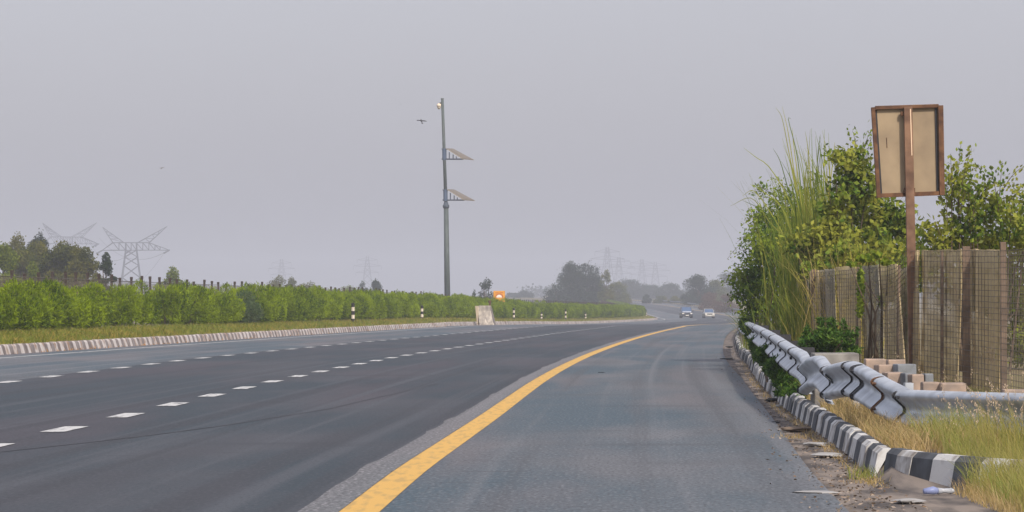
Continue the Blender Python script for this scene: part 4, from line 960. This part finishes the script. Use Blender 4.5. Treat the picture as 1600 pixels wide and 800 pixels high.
# A: dark bush hanging over the barrier
bA = bush('bush', 1210, 78, [(1215, 360, 36, 40, 0), (1245, 330, 42, 45, 1), (1195, 410, 40, 38, 0), (1240, 400, 50, 50, .5), (1180, 450, 32, 36, 0), (1222, 455, 46, 42, -.5), (1170, 478, 20, 28, 0), (1265, 420, 40, 60, 1), (1200, 385, 42, 30, -1),
     (1190, 340, 22, 14, 0), (1205, 300, 24, 10, .5), (1172, 425, 26, 14, 0), (1160, 442, 22, 12, .3), (1183, 490, 22, 18, 0), (1235, 475, 40, 30, 0)], 14000, .095, .044, L['bush_dark'],
     'dense dark green bush leaning over the far end of the near barrier', stems=18)
twigs(bA, [(1190, 380, 1136, 405, 14), (1185, 420, 1128, 440, 12), (1190, 345, 1160, 352, 8), (1200, 300, 1178, 298, 6), (1195, 370, 1152, 378, 10), (1170, 440, 1132, 442, 7), (1160, 462, 1138, 480, 10), (1215, 320, 1190, 310, 6), (1210, 350, 1166, 332, 4), (1190, 400, 1150, 395, 8), (1230, 300, 1205, 278, 5)], 78, L['bush_dark'], .06, .03, 34)
# B: broad mid bush behind the screens, left of the sign
bB = bush('bush', 1330, 64, [(1270, 395, 16, 16, 0), (1245, 385, 12, 12, 0), (1303, 335, 20, 26, 0), (1326, 300, 26, 30, 0), (1350, 330, 36, 40, 1), (1300, 380, 40, 36, 0), (1350, 390, 50, 36, 0), (1330, 255, 26, 22, 0), (1350, 285, 26, 26, 0), (1400, 380, 40, 34, 1), (1310, 420, 50, 40, 2), (1390, 430, 50, 40, 2), (1395, 345, 34, 30, 1), (1290, 290, 8, 8, 0), (1308, 248, 12, 8, 0), (1325, 400, 26, 16, -2), (1290, 425, 30, 12, -2)],
     12000, .11, .066, L['bush_mid'], 'leafy green bush rising behind the screens just left of the road sign', stems=20)
twigs(bB, [(1330, 260, 1296, 236, 6), (1345, 250, 1360, 205, 4), (1340, 240, 1332, 204, 3), (1310, 270, 1288, 235, 4), (1350, 260, 1362, 215, 3), (1300, 300, 1272, 272, 5)], 66, L['bush_dark'], .075, .045, 30)
# C: sparse bush right of the sign
bC = bush('bush', 1530, 55, [(1500, 320, 34, 38, 0), (1545, 340, 44, 36, 0), (1590, 350, 44, 40, 0), (1480, 370, 36, 34, 0), (1520, 385, 50, 34, 1), (1575, 395, 60, 36, 1), (1630, 340, 50, 60, 1), (1495, 280, 22, 26, 0), (1455, 385, 34, 30, 1), (1560, 440, 90, 50, 2.5), (1440, 420, 40, 30, 3), (1600, 500, 80, 70, 2.5)],
     12000, .085, .056, L['bush_mid'], 'open twiggy green bush rising behind the screens right of the road sign', stems=22, shell=.2)
sp_ = [(1490, 330, 1502, 222, 3), (1500, 300, 1518, 232, 3), (1488, 300, 1485, 240, 3), (1500, 290, 1530, 262, 8), (1480, 350, 1478, 262, 2), (1560, 330, 1566, 252, 3), (1565, 300, 1596, 262, 5), (1540, 330, 1538, 270, 3), (1590, 330, 1640, 280, 5), (1560, 320, 1548, 262, 2), (1530, 310, 1552, 288, 5), (1500, 330, 1512, 285, 3), (1575, 320, 1592, 300, 4), (1520, 340, 1528, 290, 3)]
twigs(bC, sp_, 55, L['bush_mid'], .07, .046, 40, .045)
# pale weeds
bE = bush('weed_clump', 1295, 44, [(1290, 528, 30, 16, 0), (1262, 535, 16, 10, 0), (1326, 528, 12, 14, 0), (1300, 508, 9, 14, 0), (1282, 506, 7, 12, 0), (1318, 510, 6, 13, 0), (1262, 520, 6, 12, 0), (1250, 548, 22, 8, 1), (1300, 548, 46, 12, .3), (1338, 520, 4, 14, 0)], 3600, .085, .02, L['weed'], 'bright green leafy weed clump between the barrier and the screens', 'weeds', stems=12)
bF = bush('weed_clump', 1210, 44, [(1215, 575, 20, 22, 2), (1195, 555, 16, 20, 8), (1235, 598, 22, 18, 0), (1255, 612, 26, 16, -2), (1270, 622, 22, 14, -3), (1225, 615, 14, 10, -1)], 4200, .07, .022, L['weed'], 'green weed clump growing between the striped kerb and the dented barrier', 'weeds', stems=1)
bF3 = bush('weed_clump', 1200, 52, [(1188, 556, 12, 12, 4), (1203, 575, 12, 12, 0), (1178, 538, 9, 12, 12), (1220, 596, 12, 10, -5)], 2600, .075, .022, L['weed'], 'fresh weeds hiding the lower edge of the barrier beyond the kerb stripes', 'weeds', stems=1)
bF2 = bush('weed_clump', 1175, 72, [(1172, 520, 10, 14, 0), (1165, 506, 12, 14, 6), (1182, 538, 12, 14, -6), (1188, 552, 12, 12, -10)], 2600, .08, .024, L['weed'], 'green weeds at the far end of the barrier by the shoulder', 'weeds', stems=1)
bG = bush('creeper', 1365, 52, [(1352, 404, 14, 6, -1), (1330, 412, 9, 5, 0), (1385, 409, 9, 5, -1), (1369, 398, 8, 5, -1), (1346, 440, 4, 20, 0), (1378, 470, 5, 12, 0), (1410, 470, 8, 60, 0), (1405, 520, 9, 40, 0), (1344, 480, 5, 20, 0)], 850, .08, .05, L['creeper'], 'yellow green creeper spilling over the top of the screens', 'creeper', stems=6)
bG2 = bush('creeper', 1412, 51, [(1411, 440, 8, 40, 0), (1408, 500, 9, 50, 0), (1345, 450, 6, 36, 2)], 1700, .07, .045, L['bush_dark'], 'dark creeper climbing in the gap between the grey and brown screens', 'creeper', stems=5)

def clump(name, px, D, n, hmin, hmax, spread, leanx, leany, wdt, m, label, cat='grass clump', z0=.15, curve=1.0, seg=6):
    x = (px - CX) * D / F; o = empty(name, (x, D, z0), 0, label, cat)
    base = np.stack([rng.normal(0, spread, n), rng.normal(0, spread, n), np.zeros(n)], 1)
    h = rng.uniform(hmin, hmax, n); le = np.stack([rng.normal(leanx[0], leanx[1], n) * h, rng.normal(leany[0], leany[1], n) * h], 1)
    link('blades', blades_mesh('blades', base, h, rng.uniform(.6, 1.2, n) * wdt, le, m, curve, seg), o)
    return o
def stalks(o, m, D, specs, wdt=.016):
    """single long blades drawn through photo points"""
    oo = Vector(o.location); v = []; f = []
    for pts in specs:
        A = np.array(pts, float); q = np.linspace(0, 1, 14); t = np.linspace(0, 1, len(A)); X = spline(t, A[:, 0], q); Y = spline(t, A[:, 1], q); dd = random.uniform(-.6, .6)
        b0 = len(v)
        for i in range(14):
            p = P(X[i], Y[i], D + dd) - oo; d = Vector((X[min(i + 1, 13)] - X[max(i - 1, 0)], 0, -(Y[min(i + 1, 13)] - Y[max(i - 1, 0)]))).normalized(); nn = Vector((d.z, .3, -d.x)) * wdt * (1 - (i / 13) ** 2 * .85)
            v += [p - nn, p + nn]
        f += [(b0 + 2 * i, b0 + 2 * i + 1, b0 + 2 * i + 3, b0 + 2 * i + 2) for i in range(13)]
    link('long_blade', fast_mesh('long_blade', v, np.array(f), [4] * len(f), m), o)
r1 = clump('reed_grass', 1276, 71, 620, 2.0, 3.65, .30, (.0, .10), (0, .1), .024, L['reed'], 'very tall reed grass clump spraying up out of the bushes', z0=.15)
rs_ = random.Random(5); fan = []
for k in range(46):
    x0 = rs_.uniform(1248, 1312); tx = x0 + rs_.gauss(-8, 20) - (18 if rs_.random() < .3 else 0); ty = rs_.uniform(188, 275) + abs(tx - 1262) * .35
    fan.append([(x0, 420), (x0 + (tx - x0) * .3, 330), (x0 + (tx - x0) * .62, ty + (330 - ty) * .4), (tx, ty)])
stalks(r1, L['reed'], 66, fan, .010)
stalks(r1, L['reed'], 69, [[(1262, 430), (1248, 320), (1232, 235), (1222, 185), (1212, 168)], [(1258, 400), (1245, 300), (1232, 210), (1222, 166)], [(1260, 420), (1240, 330), (1205, 265), (1180, 245), (1162, 231)],
     [(1262, 400), (1238, 320), (1220, 255), (1208, 232)], [(1250, 420), (1225, 330), (1190, 298), (1172, 288)], [(1240, 380), (1205, 350), (1175, 310), (1141, 322)], [(1262, 400), (1252, 300), (1245, 240), (1232, 188), (1236, 186)],
     [(1270, 400), (1268, 300), (1262, 230), (1258, 205)], [(1280, 400), (1276, 300), (1278, 240), (1282, 210)], [(1290, 400), (1296, 300), (1303, 240), (1304, 222)], [(1275, 400), (1270, 280), (1268, 200)], [(1300, 400), (1318, 300), (1332, 235)],
     [(1235, 380), (1210, 345), (1185, 325), (1160, 313)], [(1240, 400), (1215, 350), (1180, 300), (1160, 306)], [(1285, 400), (1286, 300), (1290, 222)], [(1262, 400), (1250, 300), (1240, 225), (1238, 200)]], .011)
r1b = clump('reed_grass', 1283, 66, 650, 1.5, 3.6, .32, (-.02, .17), (0, .1), .015, L['reed'], 'green reed blades mingled with bush leaves before the tall reed clump')
r2 = clump('reed_grass', 1252, 62, 260, .8, 1.55, .13, (-.02, .22), (0, .15), .016, L['reed'], 'yellow green reed clump standing before the first screens')
r3 = clump('reed_grass', 1225, 66, 160, .7, 1.3, .2, (-.15, .3), (0, .2), .014, L['reed'], 'arching reed clump before the dark bush behind the barrier')
r4 = clump('reed_grass', 1170, 88, 60, .6, 1.2, .12, (-.35, .25), (0, .2), .014, L['reed'], 'thin reeds arching over the shoulder at the barrier end')
r5 = clump('straw_stems', 1322, 60, 200, 1.3, 2.2, .3, (.0, .28), (0, .1), .014, L['straw'], 'straw yellow dry stems bristling above the screens')
r6 = clump('straw_stems', 1256, 60, 50, .5, 1.0, .12, (.1, .3), (0, .2), .01, L['straw'], 'few straw stems at the foot of the reed clump')

# verge grass, right: dry under the barrier, greener at the corner
def rgrass(name, n, Dr, Or, h0, h1, wdt, lean, m, label):
    Ds = 1 / rng.uniform(1 / Dr[1], 1 / Dr[0], n); of = kR(Ds) + rng.uniform(*Or, n); z = np.array([gh(o_, d_) for o_, d_ in zip(of, Ds)])
    h = rng.uniform(h0, h1, n) ** 1.0; le = rng.normal(size=(n, 2)) * (lean * h)[:, None]; le[:, 0] -= .12 * h
    tag(link(name, blades_mesh(name, np.stack([yel(Ds) + of, Ds, z - .01], 1), h, rng.uniform(.6, 1.3, n) * wdt, le, m, 1.0, 4)), label, 'grass', kind='stuff')
rgrass('dry_grass', 9000, (25.6, 44), (.17, .9), .05, .22, .006, .45, L['dry'], 'straw coloured dry grass under the dented barrier')
tag(None or clump('dry_weeds', 1350, 24.6, 60, .02, .07, .06, (0, .5), (0, .4), .005, L['dry'], 'flat dry weed tuft in the gutter beside the kerb end', 'grass tuft', z0=-.008))
rgrass('gutter_weeds', 1500, (24, 80), (-.12, .0), .01, .07, .006, .5, L['dry'], 'sparse dry weeds rooted along the foot of the striped kerb')
rgrass('dry_grass', 3500, (27, 60), (.2, 2.0), .04, .16, .009, .5, L['tallgreen'], 'thin green and straw grass behind the barrier')
def corner_grass(n, xr, yr, h0, h1, wdt, m, label, name='tall_grass', lean=(-.18, .3)):
    x = rng.uniform(*xr, n); y = rng.uniform(*yr, n); z = np.array([gh(a - float(yel(b_)), b_) for a, b_ in zip(x, y)])
    h = rng.uniform(h0, h1, n); le = np.stack([rng.normal(lean[0], lean[1], n) * h, rng.normal(0, .25, n) * h], 1)
    return tag(link(name, blades_mesh(name, np.stack([x, y, z - .01], 1), h, rng.uniform(.6, 1.3, n) * wdt, le, m, 1.0, 5)), label, 'grass', kind='stuff')
corner_grass(7500, (2.85, 4.2), (22.5, 27.5), .10, .34, .0045, L['tallgreen'], 'tall yellow green grass at the right corner before the barrier')
corner_grass(2600, (2.65, 3.3), (20.6, 23.2), .03, .14, .005, L['dry'], 'short dead grass around the kerb end', 'dead_grass')
corner_grass(3600, (2.74, 3.6), (20.6, 23.4), .08, .30, .0045, L['tallgreen'], 'green grass tuft in the bottom right corner', 'tall_grass')
# seed heads: thin stems with feathery tops in front of the straight beam
def seed_stems(n, xr, yr, h0, h1, label):
    o = empty('seeding_grass', ((xr[0] + xr[1]) / 2, (yr[0] + yr[1]) / 2, .12), 0, label, 'grass'); oo = o.location
    x = rng.uniform(*xr, n) - oo.x; y = rng.uniform(*yr, n) - oo.y; h = rng.uniform(h0, h1, n); le = np.stack([rng.normal(-.22, .22, n) * h, rng.normal(0, .15, n) * h], 1)
    st_ = link('stem', blades_mesh('stem', np.stack([x, y, np.zeros(n)], 1), h, np.full(n, .003), le, L['straw'], 1.0, 5), o); tag(st_, kind='stuff')
    cs, ds = [], []
    for i in range(n):
        for k in range(16):
            t = random.uniform(.78, 1.0); c = Vector((x[i] + le[i, 0] * t * t, y[i] + le[i, 1] * t * t, h[i] * (t - .25 * t ** 3 * min(1, np.linalg.norm(le[i]) / h[i]))))
            cs.append(c + Vector([random.gauss(0, .006) for _ in range(3)])); ds.append((random.gauss(0, .5), random.gauss(0, .5), 1))
    tag(link('seed_head', leaves_mesh('seed_head', np.array(cs), np.array(ds), .016, .006, leafmat('seed_fluff', [(.60, .46, .32), (.7, .56, .42)], .4)), o), kind='stuff')
seed_stems(85, (2.95, 3.75), (24, 26.5), .34, .58, 'dry seeding grass stems waving before the straight beam')
seed_stems(18, (3.3, 4.6), (30, 40), .3, .6, 'scattered seeding stems between stone blocks and screens')
# stray tuft on the dirt by the kerb end
o = clump('grass_tuft', 1352, 25.2, 130, .03, .12, .05, (0, .4), (0, .3), .005, L['tallgreen'], 'little green tuft against the kerb just before its end', 'grass tuft', z0=-.008)
o = clump('grass_tuft', 1240, 33, 90, .02, .06, .10, (0, .5), (0, .4), .006, L['dry'], 'flat dry tuft on the dirt halfway along the striped kerb', 'grass tuft', z0=-.008)

# ------------------------------------------------------------------ litter and dirt along the shoulder
def rock(px, py, wpx, hpx, m, label, cat='stone', name='stone', flat=.5, seed=0, zb=-.005):
    random.seed(seed + 77); D = F * (CH - zb) / (py - HY); s = D / F; r = wpx * s / 2; n1, n2 = 9, 6; vs = []
    for i in range(n2 + 1):
        ph = math.pi * i / n2
        for k in range(n1):
            a = 2 * math.pi * k / n1; q = 1 + random.uniform(-.22, .22) if 0 < i < n2 else 1
            vs.append((math.sin(ph) * math.cos(a) * r * q, math.sin(ph) * math.sin(a) * r * 1.3 * q, (math.cos(ph) * .5 + .42) * hpx * s * (1 if 0 < i < n2 else .9)))
    fs = [(i * n1 + k, i * n1 + (k + 1) % n1, (i + 1) * n1 + (k + 1) % n1, (i + 1) * n1 + k) for i in range(n2) for k in range(n1)]
    o = MB().add(vs, fs).build(name, m, bevel=.002); o.location = ((px - CX) * s, D, zb); o.rotation_euler = (0, 0, random.uniform(0, 3))
    return tag(o, label, cat)
M['pale_stone'] = mat('pale_stone', (.34, .34, .34), .9, scale=6, col2=(.34, .33, .32), bump=.4)
M['brown_stone'] = mat('brown_clod', (.20, .15, .11), .95, scale=8, bump=.5)
rock(1292, 714, 46, 8, M['pale_stone'], 'flat pale concrete flake lying in the gutter nearest the kerb end', name='concrete_flake', cat='rubble', seed=1)
rock(1274, 697, 36, 7, M['pale_stone'], 'flat pale concrete flake just behind the nearest flake', name='concrete_flake', cat='rubble', seed=2)
rock(1245, 674, 40, 8, M['brown_stone'], 'crumpled brown dirt clod in the gutter beside the kerb', cat='dirt clod', name='dirt_clod', seed=3)
rock(1208, 628, 26, 7, M['rubber'], 'black torn rubber scrap in the gutter, right of the shoulder', cat='scrap', name='rubber_scrap', seed=4)
rock(1220, 636, 18, 5, M['pale_stone'], 'small pale stone beside the black rubber scrap', seed=5)
rock(1136, 562, 18, 3, M['rubber'], 'thin black tyre shred lying on the shoulder edge farther back', cat='scrap', name='tyre_shred', seed=6)
rock(1140, 543, 12, 2.5, M['rubber'], 'small black tyre shred behind the other on the shoulder', cat='scrap', name='tyre_shred', seed=7)
rock(1212, 661, 12, 3, M['rubber'], 'tiny black scrap on the shoulder edge by the flakes', cat='scrap', name='rubber_scrap', seed=8)
rock(940, 583, 9, 2, M['rubber'], 'tiny dark stone on the shoulder right of the yellow line', seed=9)
rock(1275, 772, 60, 6, M['pale_stone'], 'large flat concrete flake by the bottom edge', name='concrete_flake', cat='rubble', seed=10)
rock(1420, 786, 50, 8, M['pale_stone'], 'pale flat flake beneath the crushed bottle', name='concrete_flake', cat='rubble', seed=12)
# crushed bottle
D = F * (CH + .005) / (774 - HY); bt = empty('plastic_bottle', ((1458 - CX) * D / F, D, .02), R(15), 'crushed clear plastic bottle with blue label by the grass', 'bottle')
MB().tube([(.03, 0, 0), (.07, 0, .002), (.11, 0, .0)], [.022, .014, .018], 10).tube([(.11, 0, 0), (.135, 0, 0)], [.02, .01], 10).build('bottle_body', M['plastic_clear'], bt, smooth=True)
MB().tube([(-.06, 0, 0), (.0, 0, .004), (.03, 0, 0)], [.016, .026, .018], 10).build('blue_label', M['plastic_blue'], bt, smooth=True)
# leaf litter and grit (nobody could count it)
n = 2200; Ds = 1 / rng.uniform(1 / 110, 1 / 20.6, n); of = sh(Ds) + rng.normal(.18, .16, n); of = np.minimum(of, kR(Ds) + .0)
cen = np.stack([yel(Ds) + of, Ds, zr(Ds) + .008], 1); d_ = rng.normal(size=(n, 3)) * np.array([1, 1, .15])
tag(link('leaf_litter', leaves_mesh('leaf_litter', cen, d_, rng.uniform(.008, .04, n) ** 1.0, rng.uniform(.005, .016, n), leafmat('litter', [(.05, .04, .03), (.22, .15, .10), (.36, .30, .25), (.10, .08, .05)], 0))),
    'dead leaves and grit scattered in the gutter dirt', 'leaf litter', kind='stuff')

# ------------------------------------------------------------------ haze
hz = MB().box((0, 0, 0), (2, 2, 2)).build('haze', None) if False else None
me = bpy.data.meshes.new('haze')
x0, x1, y0, y1, z0, z1 = -1900, 1950, -60, 4060, -2.4, 52
me.from_pydata([(x, y, z) for z in (z0, z1) for y in (y0, y1) for x in (x0, x1)], [], [(0, 2, 3, 1), (4, 5, 7, 6), (0, 1, 5, 4), (2, 6, 7, 3), (0, 4, 6, 2), (1, 3, 7, 5)])
hm = bpy.data.materials.new('haze'); hm.use_nodes = True; t = hm.node_tree; t.nodes.clear()
pv = t.nodes.new('ShaderNodeVolumePrincipled'); oo_ = t.nodes.new('ShaderNodeOutputMaterial'); t.links.new(pv.outputs[0], oo_.inputs['Volume'])
pv.inputs['Color'].default_value = (.86, .90, 1.0, 1); pv.inputs['Density'].default_value = .00052; pv.inputs['Anisotropy'].default_value = 0.0
me.materials.append(hm); tag(link('haze', me), 'pale grey haze veiling the distance', 'haze', kind='stuff')
